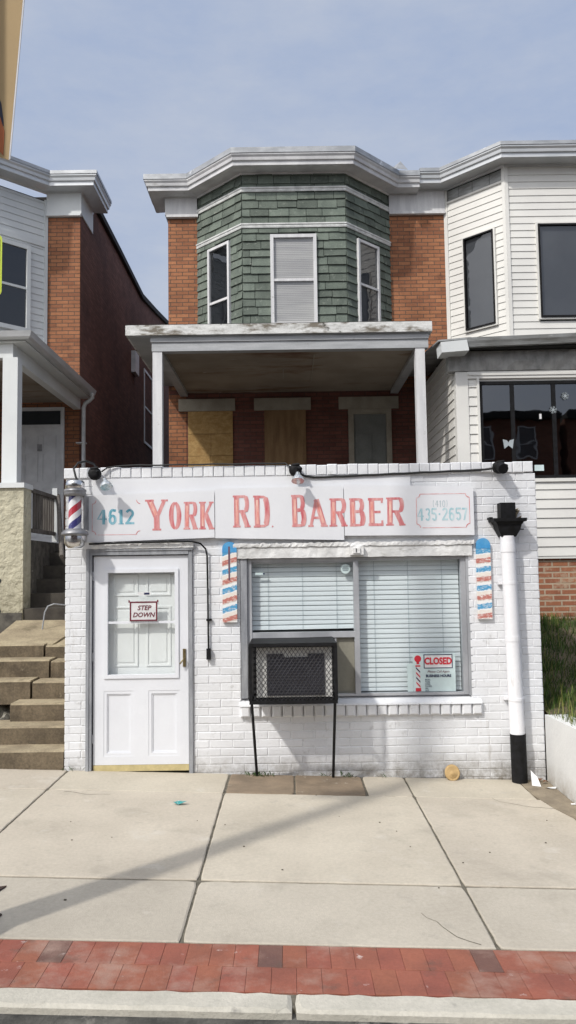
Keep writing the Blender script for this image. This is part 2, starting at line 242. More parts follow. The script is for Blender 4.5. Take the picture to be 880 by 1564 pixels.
# ------------------------------------------------------------------ mesh helpers
class Fr:                                   # wall frame: u along, w outward, z up
    def __init__(s, p, d):
        l = math.hypot(*d); s.p = p; s.d = (d[0] / l, d[1] / l); s.n = (s.d[1], -s.d[0])
    def __call__(s, u, w, z): return (s.p[0] + s.d[0] * u + s.n[0] * w, s.p[1] + s.d[1] * u + s.n[1] * w, z)
class MB:
    def __init__(s): s.v = []; s.f = []; s.c = []; s.sm = []
    def add(s, vs, fs, c=1.0, smooth=False):
        b = len(s.v); s.v += [tuple(v) for v in vs]
        cc = (c, c, c) if isinstance(c, (int, float)) else c
        for f in fs: s.f.append([b + i for i in f]); s.c.append(cc); s.sm.append(smooth)
        return s
    def hexa(s, p, c=1.0): return s.add(p, [(0, 3, 2, 1), (4, 5, 6, 7), (0, 1, 5, 4), (1, 2, 6, 5), (2, 3, 7, 6), (3, 0, 4, 7)], c)
    def box(s, x0, x1, y0, y1, z0, z1, c=1.0):
        s.hexa([(x0, y0, z0), (x1, y0, z0), (x1, y1, z0), (x0, y1, z0), (x0, y0, z1), (x1, y0, z1), (x1, y1, z1), (x0, y1, z1)], c); return s
    def fb(s, F, u0, u1, w0, w1, z0, z1, c=1.0):
        s.hexa([F(u0, w1, z0), F(u1, w1, z0), F(u1, w0, z0), F(u0, w0, z0), F(u0, w1, z1), F(u1, w1, z1), F(u1, w0, z1), F(u0, w0, z1)], c); return s
    def brick(s, F, u0, u1, w0, w1, z0, z1, b=.005, c=1.0):
        A = [F(u0, w0, z0), F(u1, w0, z0), F(u1, w0, z1), F(u0, w0, z1), F(u0, w1 - b, z0), F(u1, w1 - b, z0), F(u1, w1 - b, z1), F(u0, w1 - b, z1),
             F(u0 + b, w1, z0 + b), F(u1 - b, w1, z0 + b), F(u1 - b, w1, z1 - b), F(u0 + b, w1, z1 - b)]
        s.add(A, [(0, 1, 5, 4), (1, 2, 6, 5), (2, 3, 7, 6), (3, 0, 4, 7), (4, 5, 9, 8), (5, 6, 10, 9), (6, 7, 11, 10), (7, 4, 8, 11), (8, 9, 10, 11)], c); return s
    def slab(s, x0, x1, y0, y1, zt, th, b=.008, zf=None, c=1.0):      # paving slab, bevelled top edges, follows the grade zf(x)
        zf = zf or (lambda x: 0)
        q = [(x0, y0), (x1, y0), (x1, y1), (x0, y1)]; qi = [(x0 + b, y0 + b), (x1 - b, y0 + b), (x1 - b, y1 - b), (x0 + b, y1 - b)]
        A = [(x, y, zf(x) + zt - th) for x, y in q] + [(x, y, zf(x) + zt - b) for x, y in q] + [(x, y, zf(x) + zt) for x, y in qi]
        s.add(A, [(0, 1, 5, 4), (1, 2, 6, 5), (2, 3, 7, 6), (3, 0, 4, 7), (4, 5, 9, 8), (5, 6, 10, 9), (6, 7, 11, 10), (7, 4, 8, 11), (8, 9, 10, 11)], c); return s
    def rslab(s, x0, x1, y0, y1, zt, th, b=.008, zf=None, c=1.0, jit=.0018, step=.07):   # slab whose outline wanders a little, worn corners
        def side(ax, ay, bx_, by_):
            n = max(2, int(math.hypot(bx_ - ax, by_ - ay) / step)); return [(ax + (bx_ - ax) * i / n, ay + (by_ - ay) * i / n) for i in range(n)]
        o = side(x0, y0, x1, y0) + side(x1, y0, x1, y1) + side(x1, y1, x0, y1) + side(x0, y1, x0, y0)
        cx, cy = (x0 + x1) / 2, (y0 + y1) / 2; n = len(o); top = []; out = []
        for x, y in o:
            j = abs(R.gauss(0, jit)); corner = (x in (x0, x1)) and (y in (y0, y1))
            if corner: j += R.uniform(.002, .010)
            sx = (1 if x == x0 else -1 if x == x1 else 0); sy = (1 if y == y0 else -1 if y == y1 else 0)
            X, Y = x + sx * j, y + sy * j; out.append((X, Y)); bb = b * R.uniform(.7, 1.8); top.append((X + sx * bb, Y + sy * bb))
        A = [(x, y, zf(x) + zt - th) for x, y in out] + [(x, y, zf(x) + zt - b * .8) for x, y in out] + [(x, y, zf(x) + zt) for x, y in top]
        s.add(A, [(i, (i + 1) % n, n + (i + 1) % n, n + i) for i in range(n)] + [(n + i, n + (i + 1) % n, 2 * n + (i + 1) % n, 2 * n + i) for i in range(n)] + [tuple(range(2 * n, 3 * n))], c); return s
    def quad(s, a, b, c_, d, c=1.0): s.add([a, b, c_, d], [(0, 1, 2, 3)], c); return s
    def prism(s, pts, h, c=1.0):            # pts: 3-D polygon, extruded by vector h
        n = len(pts); A = [tuple(p) for p in pts] + [(p[0] + h[0], p[1] + h[1], p[2] + h[2]) for p in pts]
        s.add(A, [tuple(range(n)), tuple(range(2 * n - 1, n - 1, -1))] + [(i, (i + 1) % n, n + (i + 1) % n, n + i) for i in range(n)], c); return s
    def tube(s, path, r, n=8, smooth=True, r1=None):
        path = [Vector(p) for p in path]; m = len(path); rings = []; up = None
        for i, p in enumerate(path):
            t = (path[min(i + 1, m - 1)] - path[max(i - 1, 0)]).normalized()
            if up is None: up = Vector((0, 0, 1)) if abs(t.z) < .9 else Vector((0, 1, 0))
            a = t.cross(up).normalized(); b = a.cross(t).normalized(); up = b
            rr = r if r1 is None else r + (r1 - r) * i / (m - 1)
            rings.append([p + a * math.cos(2 * PI * k / n) * rr + b * math.sin(2 * PI * k / n) * rr for k in range(n)])
        A = [v for g in rings for v in g]; Fs = []
        for i in range(m - 1):
            for k in range(n): Fs.append((i * n + k, i * n + (k + 1) % n, (i + 1) * n + (k + 1) % n, (i + 1) * n + k))
        s.add(A, Fs, 1.0, smooth); s.add(rings[0], [tuple(range(n))]); s.add(rings[-1], [tuple(range(n))]); return s
    def lathe(s, cx, cy, prof, n=20, axis='z', smooth=True):
        A = []; Fs = []
        for r, h in prof:
            for k in range(n):
                a = 2 * PI * k / n
                A.append((cx + r * math.cos(a), cy + r * math.sin(a), h))
        for i in range(len(prof) - 1):
            for k in range(n): Fs.append((i * n + k, i * n + (k + 1) % n, (i + 1) * n + (k + 1) % n, (i + 1) * n + k))
        s.add(A, Fs, 1.0, smooth)
        s.add(A[:n], [tuple(range(n))]); s.add(A[-n:], [tuple(range(n))]); return s
    def build(s, name, m, parent=None, label=None, cat=None, group=None, kind=None, loc=None, stuff=False):
        off = Vector((0, 0, 0)); q = parent
        while q is not None: off += q.location; q = q.parent
        L = Vector(loc) if loc is not None else Vector((0, 0, 0))
        if loc is not None and parent is not None: L = Vector(loc) - off
        me = bpy.data.meshes.new(name); tot = off + L
        me.from_pydata([(v[0] - tot.x, v[1] - tot.y, v[2] - tot.z) for v in s.v], [], s.f)
        bm = bmesh.new(); bm.from_mesh(me)
        if len(s.f) < 60000: bmesh.ops.recalc_face_normals(bm, faces=bm.faces)
        bm.to_mesh(me); bm.free()
        ca = me.color_attributes.new('Col', 'FLOAT_COLOR', 'CORNER')
        buf = []
        for f, c in zip(s.f, s.c): buf += [c[0], c[1], c[2], 1.0] * len(f)
        ca.data.foreach_set('color', buf)
        me.polygons.foreach_set('use_smooth', s.sm)
        me.materials.append(MT[m] if isinstance(m, str) else m)
        o = bpy.data.objects.new(name, me); o.location = L; col.objects.link(o)
        if parent is not None: o.parent = parent
        tag(o, label, cat, group, kind)
        return o
def tag(o, label=None, cat=None, group=None, kind=None):
    for k, v in (('label', label), ('category', cat), ('group', group), ('kind', kind)):
        if v: o[k] = v
    return o
def T(name, loc, label, cat, group=None):
    o = bpy.data.objects.new(name, None); o.location = loc; o.empty_display_size = .2; col.objects.link(o)
    return tag(o, label, cat, group)
def cut(u0, u1, z, holes):                 # intervals of [u0,u1] outside the holes at height z
    iv = [(u0, u1)]
    for a, b, c, d in holes:
        if c <= z <= d:
            nv = []
            for p, q in iv:
                if b <= p or a >= q: nv.append((p, q)); continue
                if a > p: nv.append((p, a))
                if b < q: nv.append((b, q))
            iv = nv
    return [(p, q) for p, q in iv if q - p > .02]
def brickwall(B, F, u0, u1, z0, z1, course, ln, holes=(), w0=-.06, w1=0, gap=.005, b=.003, jit=.0018, first=None):
    k = 0; z = z0
    while z < z1 - .01:
        zt = min(z + course, z1)
        for p, q in cut(u0, u1, (z + zt) / 2, holes):
            off = (k % 2) * ln / 2 + p * 0
            u = p
            # running bond aligned to a common grid
            g = math.floor((p - off) / ln) * ln + off + ln
            while u < q - 1e-4:
                e = min(g, q)
                if q - e < .045: e = q
                if e - u < .03 and e < q: g += ln; e = min(g, q)
                j = R.uniform(-jit, jit)
                B.brick(F, u + gap / 2, e - gap / 2, w0, w1 + j, z + gap / 2, zt - gap / 2, b + R.uniform(0, .003), R.uniform(.95, 1.02))
                u = e; g += ln
        z = zt; k += 1
def lap(B, F, u0, u1, z0, z1, ex, holes=(), t=.014, w=0, pw=None, jz=0, cv=.0):
    z = z0
    while z < z1 - .01:
        zt = min(z + ex, z1)
        for p, q in cut(u0, u1, (z + zt) / 2, holes):
            u = p; first = True
            while u < q - 1e-4:
                e = q
                if pw:
                    e = u + pw * R.uniform(.85, 1.15) * (R.uniform(.3, 1) if first else 1); first = False
                    if q - e < pw * .3: e = q
                g = .004 if pw else 0
                zb = z - R.uniform(-jz * .4, jz); tt = t * R.uniform(.8, 1.25) if pw else t
                rb = R.uniform(-jz, jz) * .5
                c = R.uniform(1 - cv, 1 + cv)
                a0, a1 = u + g, e - g
                B.hexa([F(a0, w + tt, zb), F(a1, w + tt, zb + rb), F(a1, w, zb + rb), F(a0, w, zb), F(a0, w + .004, zt + .004), F(a1, w + .004, zt + .004), F(a1, w - .002, zt + .004), F(a0, w - .002, zt + .004)], c)
                u = e
        z = zt
def sweep(B, path, prof, c=1.0):            # profile (w outward, z) swept along an XY path with mitres; outward = right-hand normal (d.y,-d.x)
    n = len(path); rings = []
    for i, p in enumerate(path):
        ns = []
        for a, b in ((i - 1, i), (i, i + 1)):
            if a < 0 or b >= n: continue
            d = (path[b][0] - path[a][0], path[b][1] - path[a][1]); l = math.hypot(*d); ns.append((d[1] / l, -d[0] / l))
        if len(ns) == 2:
            m = (ns[0][0] + ns[1][0], ns[0][1] + ns[1][1]); l2 = (m[0] ** 2 + m[1] ** 2) / 2; m = (m[0] / l2, m[1] / l2)
        else: m = ns[0]
        rings.append([(p[0] + m[0] * w, p[1] + m[1] * w, z) for w, z in prof])
    k = len(prof); A = [v for r in rings for v in r]; Fs = []
    for i in range(n - 1):
        for j in range(k - 1): Fs.append((i * k + j, i * k + j + 1, (i + 1) * k + j + 1, (i + 1) * k + j))
    Fs.append(tuple(range(k))); Fs.append(tuple((n - 1) * k + j for j in range(k)))
    B.add(A, Fs, c)
def window(F, u0, u1, z0, z1, parent, frame='wood_white', pane='pane_dark', w=.03, fw=.05, mid=True, shade=None, mids=(), label=None, name='window', mull=0, back=True, backm='room'):
    B = MB()
    B.fb(F, u0, u0 + fw, w - .06, w, z0, z1).fb(F, u1 - fw, u1, w - .06, w, z0, z1)
    B.fb(F, u0 + fw, u1 - fw, w - .06, w - .002, z1 - fw, z1).fb(F, u0 + fw, u1 - fw, w - .06, w + .002, z0, z0 + fw)
    zm = (z0 + z1) / 2
    for q in ([zm] if mid else []) + list(mids): B.fb(F, u0 + fw, u1 - fw, w - .05, w - .008, q - .02, q + .02)
    for i in range(mull):
        uu = u0 + (u1 - u0) * (i + 1) / (mull + 1); B.fb(F, uu - .02, uu + .02, w - .05, w - .006, z0 + fw, z1 - fw)
    o = B.build(name, frame, parent, label)
    MB().quad(F(u0 + fw, w - .03, z0 + fw), F(u1 - fw, w - .03, z0 + fw), F(u1 - fw, w - .03, z1 - fw), F(u0 + fw, w - .03, z1 - fw)).build('pane', pane, o)
    if shade:
        S = MB(); zs = z1 - fw
        while zs > z0 + fw + shade * 0: S.quad(F(u0 + fw, w - .046, max(zs - .03, z0 + fw)), F(u1 - fw, w - .046, max(zs - .03, z0 + fw)), F(u1 - fw, w - .052, zs), F(u0 + fw, w - .052, zs)); zs -= .03
        S.build('window_shade', 'shade', o)
    if back: MB().quad(F(u0, w - .062, z0), F(u1, w - .062, z0), F(u1, w - .062, z1), F(u0, w - .062, z1)).build('dark_interior', backm, o)
    return o
def walled(B, F, u0, u1, z0, z1, w0, w1, holes):   # wall slab with rectangular holes
    us = sorted({u0, u1, *[h[0] for h in holes], *[h[1] for h in holes]}); zs = sorted({z0, z1, *[h[2] for h in holes], *[h[3] for h in holes]})
    for i in range(len(us) - 1):
        run = None
        for j in range(len(zs) - 1):
            um, zm = (us[i] + us[i + 1]) / 2, (zs[j] + zs[j + 1]) / 2
            inside = any(h[0] < um < h[1] and h[2] < zm < h[3] for h in holes)
            if not inside:
                if run is None: run = zs[j]
            if inside or j == len(zs) - 2:
                top = zs[j] if inside else zs[j + 1]
                if run is not None: B.fb(F, us[i], us[i + 1], w0, w1, run, top); run = None
def zg(x): return -.035 * x

# ------------------------------------------------------------------ lettering (painted strokes)
def stroke(B, pts, ws, M, lift):
    n = len(pts)
    if not isinstance(ws, (list, tuple)): ws = [ws] * n
    if len(ws) != n: ws = [ws[0] + (ws[-1] - ws[0]) * i / (n - 1) for i in range(n)]
    L = []; Rr = []
    for i in range(n):
        a = pts[max(i - 1, 0)]; b = pts[min(i + 1, n - 1)]
        dx, dy = b[0] - a[0], b[1] - a[1]; l = math.hypot(dx, dy) or 1
        nx, ny = -dy / l * ws[i] / 2, dx / l * ws[i] / 2
        L.append(M(pts[i][0] + nx, pts[i][1] + ny, lift)); Rr.append(M(pts[i][0] - nx, pts[i][1] - ny, lift))
    A = L + Rr
    B.add(A, [(i, i + 1, n + i + 1, n + i) for i in range(n - 1)])
def arc(cx, cy, rx, ry, a0, a1, n=12): return [(cx + rx * math.cos(math.radians(a0 + (a1 - a0) * i / n)), cy + ry * math.sin(math.radians(a0 + (a1 - a0) * i / n))) for i in range(n + 1)]
def glyph(ch, w, T_, t):
    """strokes in a box w wide, 1 high: T_ heavy width, t light width"""
    e = t * .35; s = t / 2
    def stem(x, a=.02, b=.98): return ([(x, a), (x, b)], T_)
    def serif(x, y, k=1.25): return ([(x - T_ * k / 2 - .02, y), (x + T_ * k / 2 + .02, y)], t * .7)
    x = T_ / 2 + .03
    G = {
     'Y': [([(T_ * .5, .97), (w * .5, .42)], T_), ([(w - t * .8, .97), (w * .52, .42)], t * 1.3), ([(w * .5, .5), (w * .5, .02)], T_ * .95), serif(T_ * .5, .96), serif(w - t * .8, .96, .9), serif(w * .5, .03)],
     'O': [(arc(w / 2, .5, w / 2 - T_ / 2, .5 - t / 2, 90, 270), [t] + [t + (T_ - t) * math.sin(PI * i / 12) for i in range(1, 12)] + [t]), (arc(w / 2, .5, w / 2 - T_ / 2, .5 - t / 2, -90, 90), [t] + [t + (T_ - t) * math.sin(PI * i / 12) for i in range(1, 12)] + [t])],
     'R': [stem(x), serif(x, .97), serif(x, .03), ([(x, .96)] + arc(w - T_ * .95, .73, T_ * .5, .23, 90, -90) + [(x, .5)], [t] * 3 + [T_ * .8] * 9 + [t] * 3), ([(w * .55, .5), (w - T_ * .4, .02)], T_ * .9), serif(w - T_ * .4, .03, 1.0)],
     'D': [stem(x), serif(x, .97), serif(x, .03), ([(x, .96)] + arc(w - T_ * 1.1, .5, T_ * .6, .45, 90, -90) + [(x, .04)], [t] * 3 + [T_] * 9 + [t] * 3)],
     'K': [stem(x), serif(x, .97), serif(x, .03), ([(x + T_ * .4, .42), (w - t, .97)], t * 1.2), ([(x + T_ * .7, .55), (w - T_ * .45, .02)], T_ * .95), serif(w - t, .97, .8), serif(w - T_ * .4, .03, 1.0)],
     'B': [stem(x), serif(x, .97, 1), serif(x, .03, 1), ([(x, .96)] + arc(w - T_ * 1.1, .75, T_ * .5, .21, 90, -90) + [(x, .53)], [t] * 3 + [T_ * .8] * 9 + [t] * 3), ([(x, .51)] + arc(w - T_ * 1.0, .28, T_ * .55, .235, 90, -90) + [(x, .04)], [t] * 3 + [T_ * .95] * 9 + [t] * 3)],
     'A': [([(t, .02), (w * .46, .97)], t * 1.2), ([(w * .46, .97), (w - T_ * .5, .02)], T_), ([(w * .22, .32), (w * .72, .32)], t), serif(t, .03, .8), serif(w - T_ * .5, .03, 1.1)],
     'E': [stem(x), ([(.0, .95), (w, .95)], t * 1.1), ([(x, .5), (w * .82, .5)], t), ([(.0, .05), (w, .05)], t * 1.1), ([(w - s, .97), (w - s, .82)], t * .8), ([(w - s, .03), (w - s, .2)], t * .8)],
     '.': [([(w / 2, 0), (w / 2, .12)], .12)],
     '4': [([(w * .62, .98), (.04, .36), (w, .36)], [t, t, t]), ([(w * .68, .98), (w * .68, .0)], T_)],
     '6': [([(w * .9, .9)] + arc(w / 2, .5, w / 2 - T_ / 2, .45, 80, 180, 8), T_ * .9), (arc(w / 2, .31, w / 2 - T_ / 2, .26, 0, 360, 20), T_ * .9)],
     '1': [([(w / 2, 0), (w / 2, .98)], T_ * 1.05), ([(w * .5, .96), (w * .05, .78)], t), ([(0, .03), (w, .03)], t * .6)],
     '2': [(arc(w / 2, .72, w / 2 - T_ / 2, .23, 160, -30, 10) + [(T_ * .6, .1)], T_ * .85), ([(0, .07), (w, .07)], t * 1.3)],
     '3': [(arc(w / 2, .74, w / 2 - T_ / 2, .2, 150, -80, 10), T_ * .85), (arc(w / 2, .29, w / 2 - T_ / 2, .24, 85, -150, 10), T_ * .9)],
     '5': [([(w * .95, .94), (T_ * .5, .94)], t * 1.2), ([(T_ * .5, .96), (T_ * .5, .52)], T_ * .7), (arc(w / 2, .32, w / 2 - T_ / 2, .27, 130, -150, 12), T_ * .88)],
     '7': [([(0, .93), (w, .93)], t * 1.3), ([(w * .86, .93), (w * .35, .0)], T_ * .9)],
     '0': [(arc(w / 2, .5, w / 2 - T_ / 2, .5 - t / 2, 90, 450, 24), T_ * .8)],
     '-': [([(.05, .5), (w - .05, .5)], t * 1.4)],
     '(': [(arc(w, .5, w * .8, .6, 120, 240, 8), t)], ')': [(arc(0, .5, w * .8, .6, 60, -60, 8), t)],
    }
    return G[ch]
def word(parent, m, letters, x0, x1, z0, z1, y, T_=.2, t=.08, gap=.10, widths=None, inner=None, name='letter'):
    """letters fitted between x0 and x1 (world), painted at plane Y=y; inner = material of the thin brush highlights"""
    W = widths or [.62] * len(letters); H = z1 - z0
    tot = sum(W) + gap * (len(W) - 1); k = (x1 - x0) / tot; u = 0; li = 0
    for i, ch in enumerate(letters):
        dz = R.uniform(-.012, .012) * H; sh = R.uniform(-.02, .02); B = MB(); B2 = MB()
        def M_(a, b, l, u=u, dz=dz, sh=sh): return (x0 + (u + a + sh * b) * k, y - l, z0 + dz + b * H)
        for pts, ws in glyph(ch, W[i], T_, t):
            li += 1; stroke(B, pts, ws, M_, (li % 8) * .00012)
            if inner and isinstance(ws, (int, float)) and ws > t * 1.5 and not B2.v:
                a, b = pts[0], pts[-1]; q = [(a[0] + (b[0] - a[0]) * f_, a[1] + (b[1] - a[1]) * f_) for f_ in (.10, .5, .88)]
                stroke(B2, [(p[0] + T_ * .04, p[1]) for p in q], ws * .45, M_, .0014)
        o = B.build(name, m, parent)
        if B2.v: B2.build('brush_highlight', inner, o)
        u += W[i] + gap
def text(s, size, loc, m, parent, name='lettering', rot=(PI / 2, 0, 0), shear=0, bold=0, align='CENTER', label=None, sx=1.0):
    cu = bpy.data.curves.new(name, 'FONT'); cu.body = s; cu.size = size; cu.shear = shear; cu.offset = bold; cu.align_x = align; cu.align_y = 'CENTER'; cu.resolution_u = 3
    tmp = bpy.data.objects.new('tmp', cu); col.objects.link(tmp); dg = bpy.context.evaluated_depsgraph_get()
    me = bpy.data.meshes.new_from_object(tmp.evaluated_get(dg)); bpy.data.objects.remove(tmp)
    M_ = Matrix.Translation(loc) @ Matrix.Rotation(rot[0], 4, 'X') @ Matrix.Diagonal((sx, 1, 1, 1))
    off = Vector((0, 0, 0)); q = parent
    while q is not None: off += q.location; q = q.parent
    me.transform(M_); me.transform(Matrix.Translation(-off)); me.materials.clear(); me.materials.append(MT[m])
    o = bpy.data.objects.new(name, me); col.objects.link(o); o.parent = parent
    if label: o['label'] = label
    return o

# ================================================================== SETTING
ST_ = 'structure'
MB().box(-150, 150, -150, 150, -.40, -.30).build('ground', 'soil', kind=ST_)
# road plane follows the street grade
def graded(x0, x1, y0, y1, dz, th):
    return MB().hexa([(x0, y0, zg(x0) + dz - th), (x1, y0, zg(x1) + dz - th), (x1, y1, zg(x1) + dz - th), (x0, y1, zg(x0) + dz - th), (x0, y0, zg(x0) + dz), (x1, y0, zg(x1) + dz), (x1, y1, zg(x1) + dz), (x0, y1, zg(x0) + dz)])
graded(-30, 30, -9.6, 3.52, -.145, .1).build('road', 'asphalt', kind=ST_)
graded(-30, 30, 3.60, 8.2, -.010, .1).build('sidewalk_bed', 'joint', kind=ST_)
B = MB()
xs = [-12.6, -9.5, -6.5, -3.56, -2.06, -.572, 1.03, 2.60, 4.2, 5.8, 8.8]
for i in range(len(xs) - 1):
    for (ya, yb, tone) in ((4.165, 4.955, .93), (4.975, 6.86, 1.0), (6.866, 7.50, 1.0)):
        if xs[i] >= -.6 and xs[i] < 1.0 and ya > 6.8: xa, xb = .64, 1.03
        else: xa, xb = xs[i], xs[i + 1]
        if xa >= 2.5 and yb > 6.5: continue
        if xa == 1.03 and ya > 6.8: xb = 2.07
        if xa == 1.03 and ya == 4.975: xb = 2.2
        c = tone * R.uniform(.94, 1.03); cc = (c, c * R.uniform(.99, 1.01), c * (.985 if tone == 1 else 1.01))
        n = 10; jo = [R.uniform(-.003, .003) for _ in range(60)]
        B.rslab(xa + .006, xb - .006, ya + .001, yb - .001, 0, .08, .006, zg, cc)
B.build('sidewalk', 'concrete', kind=ST_)
B = MB(); B.rslab(-.56, .02, 6.868, 7.49, .000, .08, .006, zg); B.rslab(.03, .63, 6.868, 7.49, .001, .08, .006, zg)
B.build('stained_sidewalk_patch', 'stain', kind=ST_)
B = MB()
for row, (ya, yb) in enumerate(((3.705, 3.9275), (3.931, 4.152))):
    x = -9.0 + row * .05; k = 0
    while x < 9:
        k += 1; dark = (row == 1 and k % 9 == 4) or R.random() < .02
        c = R.uniform(.94, 1.05); cc = (c * .55, c * .82, c * 1.0) if dark else (c, c * R.uniform(.92, 1.08), c)
        B.slab(x + .0006, x + .1164, ya, yb, -.001 + R.uniform(-.0006, .0006), .06, .0014, zg, cc); x += .117
B.build('brick_paving_strip', 'paver', kind=ST_)
B = MB(); x = -12
while x < 12: B.rslab(x, x + 2.39, 3.545, 3.70, .004, .05, .014, zg); x += 2.4
B.build('curb', 'curb', kind=ST_)
MB().hexa([(-12, 3.525, zg(-12) - .2), (12, 3.525, zg(12) - .2), (12, 3.69, zg(12) - .2), (-12, 3.69, zg(-12) - .2), (-12, 3.545, zg(-12) - .034), (12, 3.545, zg(12) - .034), (12, 3.69, zg(12) - .034), (-12, 3.69, zg(-12) - .034)]).build('curb_face', 'curb_face', kind=ST_)
graded(-30, 30, -13.4, -9.6, 0, .3).build('far_sidewalk', 'curb', kind=ST_)
graded(-12, 12, 3.1, 3.524, -.141, .05).build('street_gutter', 'curb_face', kind=ST_)
# dirt wedge by the white retaining wall
B = MB(); pts = [(2.07, 7.49), (2.06, 7.0), (2.12, 6.6), (2.2, 6.3), (2.33, 5.97), (2.34, 7.49)]
B.prism([(x, y, zg(x) - .02) for x, y in pts], (0, 0, .024)); B.build('dirt_patch', 'dirt', kind=ST_)
# banks: right (grass) and left
def crack(B, x, y, a, n, st=.07):
    p = [(x, y)]
    for _ in range(n): a += R.uniform(-.5, .5); x += st * math.cos(a); y += st * math.sin(a) * .9; p.append((x, y))
    for i in range(n):
        (xa, ya), (xb, yb) = p[i], p[i + 1]; w = .0022 * (1 - i / n) + .0012; nx, ny = -(yb - ya), xb - xa; l = math.hypot(nx, ny); nx, ny = nx / l * w, ny / l * w
        B.add([(xa - nx, ya - ny, zg(xa) + .0015), (xa + nx, ya + ny, zg(xa) + .0015), (xb + nx, yb + ny, zg(xb) + .0015), (xb - nx, yb - ny, zg(xb) + .0015)], [(0, 1, 2, 3)])
for q in ((2.16, 6.6, 3.6, 9), (.95, 4.2, 2.3, 7), (-1.9, 6.8, .2, 6)):
    B = MB(); crack(B, *q); B.build('sidewalk_crack', 'joint', kind=ST_)
def bank(x0, x1, zf, nx=24, ny=24, y0=5.9, y1=10.7):
    B = MB(); A = []
    for j in range(ny + 1):
        for i in range(nx + 1):
            x = x0 + (x1 - x0) * i / nx; y = y0 + (y1 - y0) * j / ny; A.append((x, y, zf(x, y) + R.uniform(-.02, .02)))
    B.add(A, [(j * (nx + 1) + i, j * (nx + 1) + i + 1, (j + 1) * (nx + 1) + i + 1, (j + 1) * (nx + 1) + i) for j in range(ny) for i in range(nx)], 1.0, True); return B
def zr(x, y): return .44 + max(0, y - 7.2) * .225 if y < 10.4 else 1.17
bank(2.38, 9, zr).build('grass_bank', 'soil', kind=ST_)
def zl(x, y): return .2 + max(0, y - 7.4) * .36
bank(-9, -3.08, zl, y0=7.4, y1=10.0).build('yard_soil', 'soil', kind=ST_)
B = MB()
for i in range(26000):
    x = 2.39 + R.random() ** 1.5 * 3.2; y = R.uniform(6.2, 10.6)
    clump = math.sin(x * 7 + 1.3 * y) * math.sin(y * 5.1 - x) * .5 + .5
    if R.random() > .45 + .55 * clump or (y < 7.6 and x < 2.62 and R.random() < .6): continue
    h = R.uniform(.05, .13) * (.7 + .8 * clump) * (1.6 if y < 7.6 and R.random() < .3 else 1); a = R.uniform(0, 2 * PI); z = zr(x, y) - .01
    lx, ly = R.uniform(-.05, .05), R.uniform(-.06, .03); wd = R.uniform(.003, .006); dx, dy = math.cos(a) * wd, math.sin(a) * wd
    g = R.uniform(.6, 1.5); cc = (g * R.uniform(.8, 1.6), g, g * .8)
    if R.random() < (.30 if y < 7.7 and x < 2.75 else .09): cc = (4.0, 2.0, 2.6); h *= 1.35
    B.add([(x - dx, y - dy, z), (x + dx, y + dy, z), (x + lx * .5 + dx * .7, y + ly * .5 + dy * .7, z + h * .6), (x + lx * .5 - dx * .7, y + ly * .5 - dy * .7, z + h * .6), (x + lx, y + ly, z + h)], [(0, 1, 2, 3), (3, 2, 4)], cc)
B.build('grass', 'grass', kind='stuff', label='thick green grass growing on bank behind white retaining wall')

# ================================================================== BARBER SHOP
shop = T('barber_shop', (.1, 7.5, 0), 'low white painted brick barber shop with sign across its front', 'shop')
F0 = Fr((0, 7.5), (1, 0))
holes = [(-1.885, -.906, -.5, 2.075), (-.46, 1.68, .60, 2.09)]
B = MB()
walled(B, F0, -2.09, 2.33, -.3, 2.765, -.25, -.0045, [(-1.885, -.906, -.29, 2.075), (-.46, 1.68, .60, 2.09)])
z0 = -.12
brickwall(B, F0, -2.10, 2.345, z0, 2.766, .0740, .216, holes + [(-1.90, 1.745, 2.077, 2.15)], w0=-.05)
B.build('brick_wall', 'white_brick', shop)
B = MB()
for xx, d, nm in ((-2.10, (0, -1), 1), (2.345, (0, 1), 0)):
    F = Fr((xx, 10.9 if d[1] < 0 else 7.5), d)
    brickwall(B, F, 0 if d[1] > 0 else 0, 3.4, z0, 2.69, .0740, .216, w0=-.05)
    B.fb(F, 0.02, 3.35, -.2, -.005, -.3, 2.68)
B.build('side_wall', 'white_brick', shop)
MB().box(-2.0, 2.25, 7.76, 10.6, 2.55, 2.66).build('flat_roof', 'tar', shop)
B = MB(); x = -2.115; i = 0
while x < 2.27:
    w_ = .0975 if i else .15
    B.brick(Fr((0, 7.5), (1, 0)), x + .002, x + w_ - .003, -.22, .016 + R.uniform(-.002, .003), 2.772 + R.uniform(-.003, .003), 2.872 + R.uniform(-.004, .005), .007, R.uniform(.95, 1.03)); x += w_; i += 1
B.box(-2.09, 2.24, 7.50, 7.715, 2.76, 2.86)
B.build('parapet_coping', 'white_brick', shop)
# lintels and ledges
B = MB(); n = 60
def rough_bar(B, x0, x1, z0, z1, y0, y1, n=50, a=.008, bul=.02):
    for i in range(n):
        xa = x0 + (x1 - x0) * i / n; xb = x0 + (x1 - x0) * (i + 1) / n
    tops = [(z1 + R.uniform(-a, a), z0 + R.uniform(-a, a) * .5, R.uniform(-.6, 1) * bul) for _ in range(n + 1)]
    for i in range(n):
        xa = x0 + (x1 - x0) * i / n; xb = x0 + (x1 - x0) * (i + 1) / n; (ta, ba, ya), (tb, bb, yb) = tops[i], tops[i + 1]
        m1, m2 = (ta + ba) / 2, (tb + bb) / 2
        A = [(xa, y1, ba), (xb, y1, bb), (xa, y0, ba), (xb, y0, bb), (xa, y0 - ya, m1), (xb, y0 - yb, m2), (xa, y0 - .5 * ya, ta), (xb, y0 - .5 * yb, tb), (xa, y1, ta), (xb, y1, tb)]
        B.add(A, [(0, 1, 3, 2), (2, 3, 5, 4), (4, 5, 7, 6), (6, 7, 9, 8)])
rough_bar(B, -.50, 1.72, 1.995, 2.10, 7.478, 7.6, 60, .003, .003)
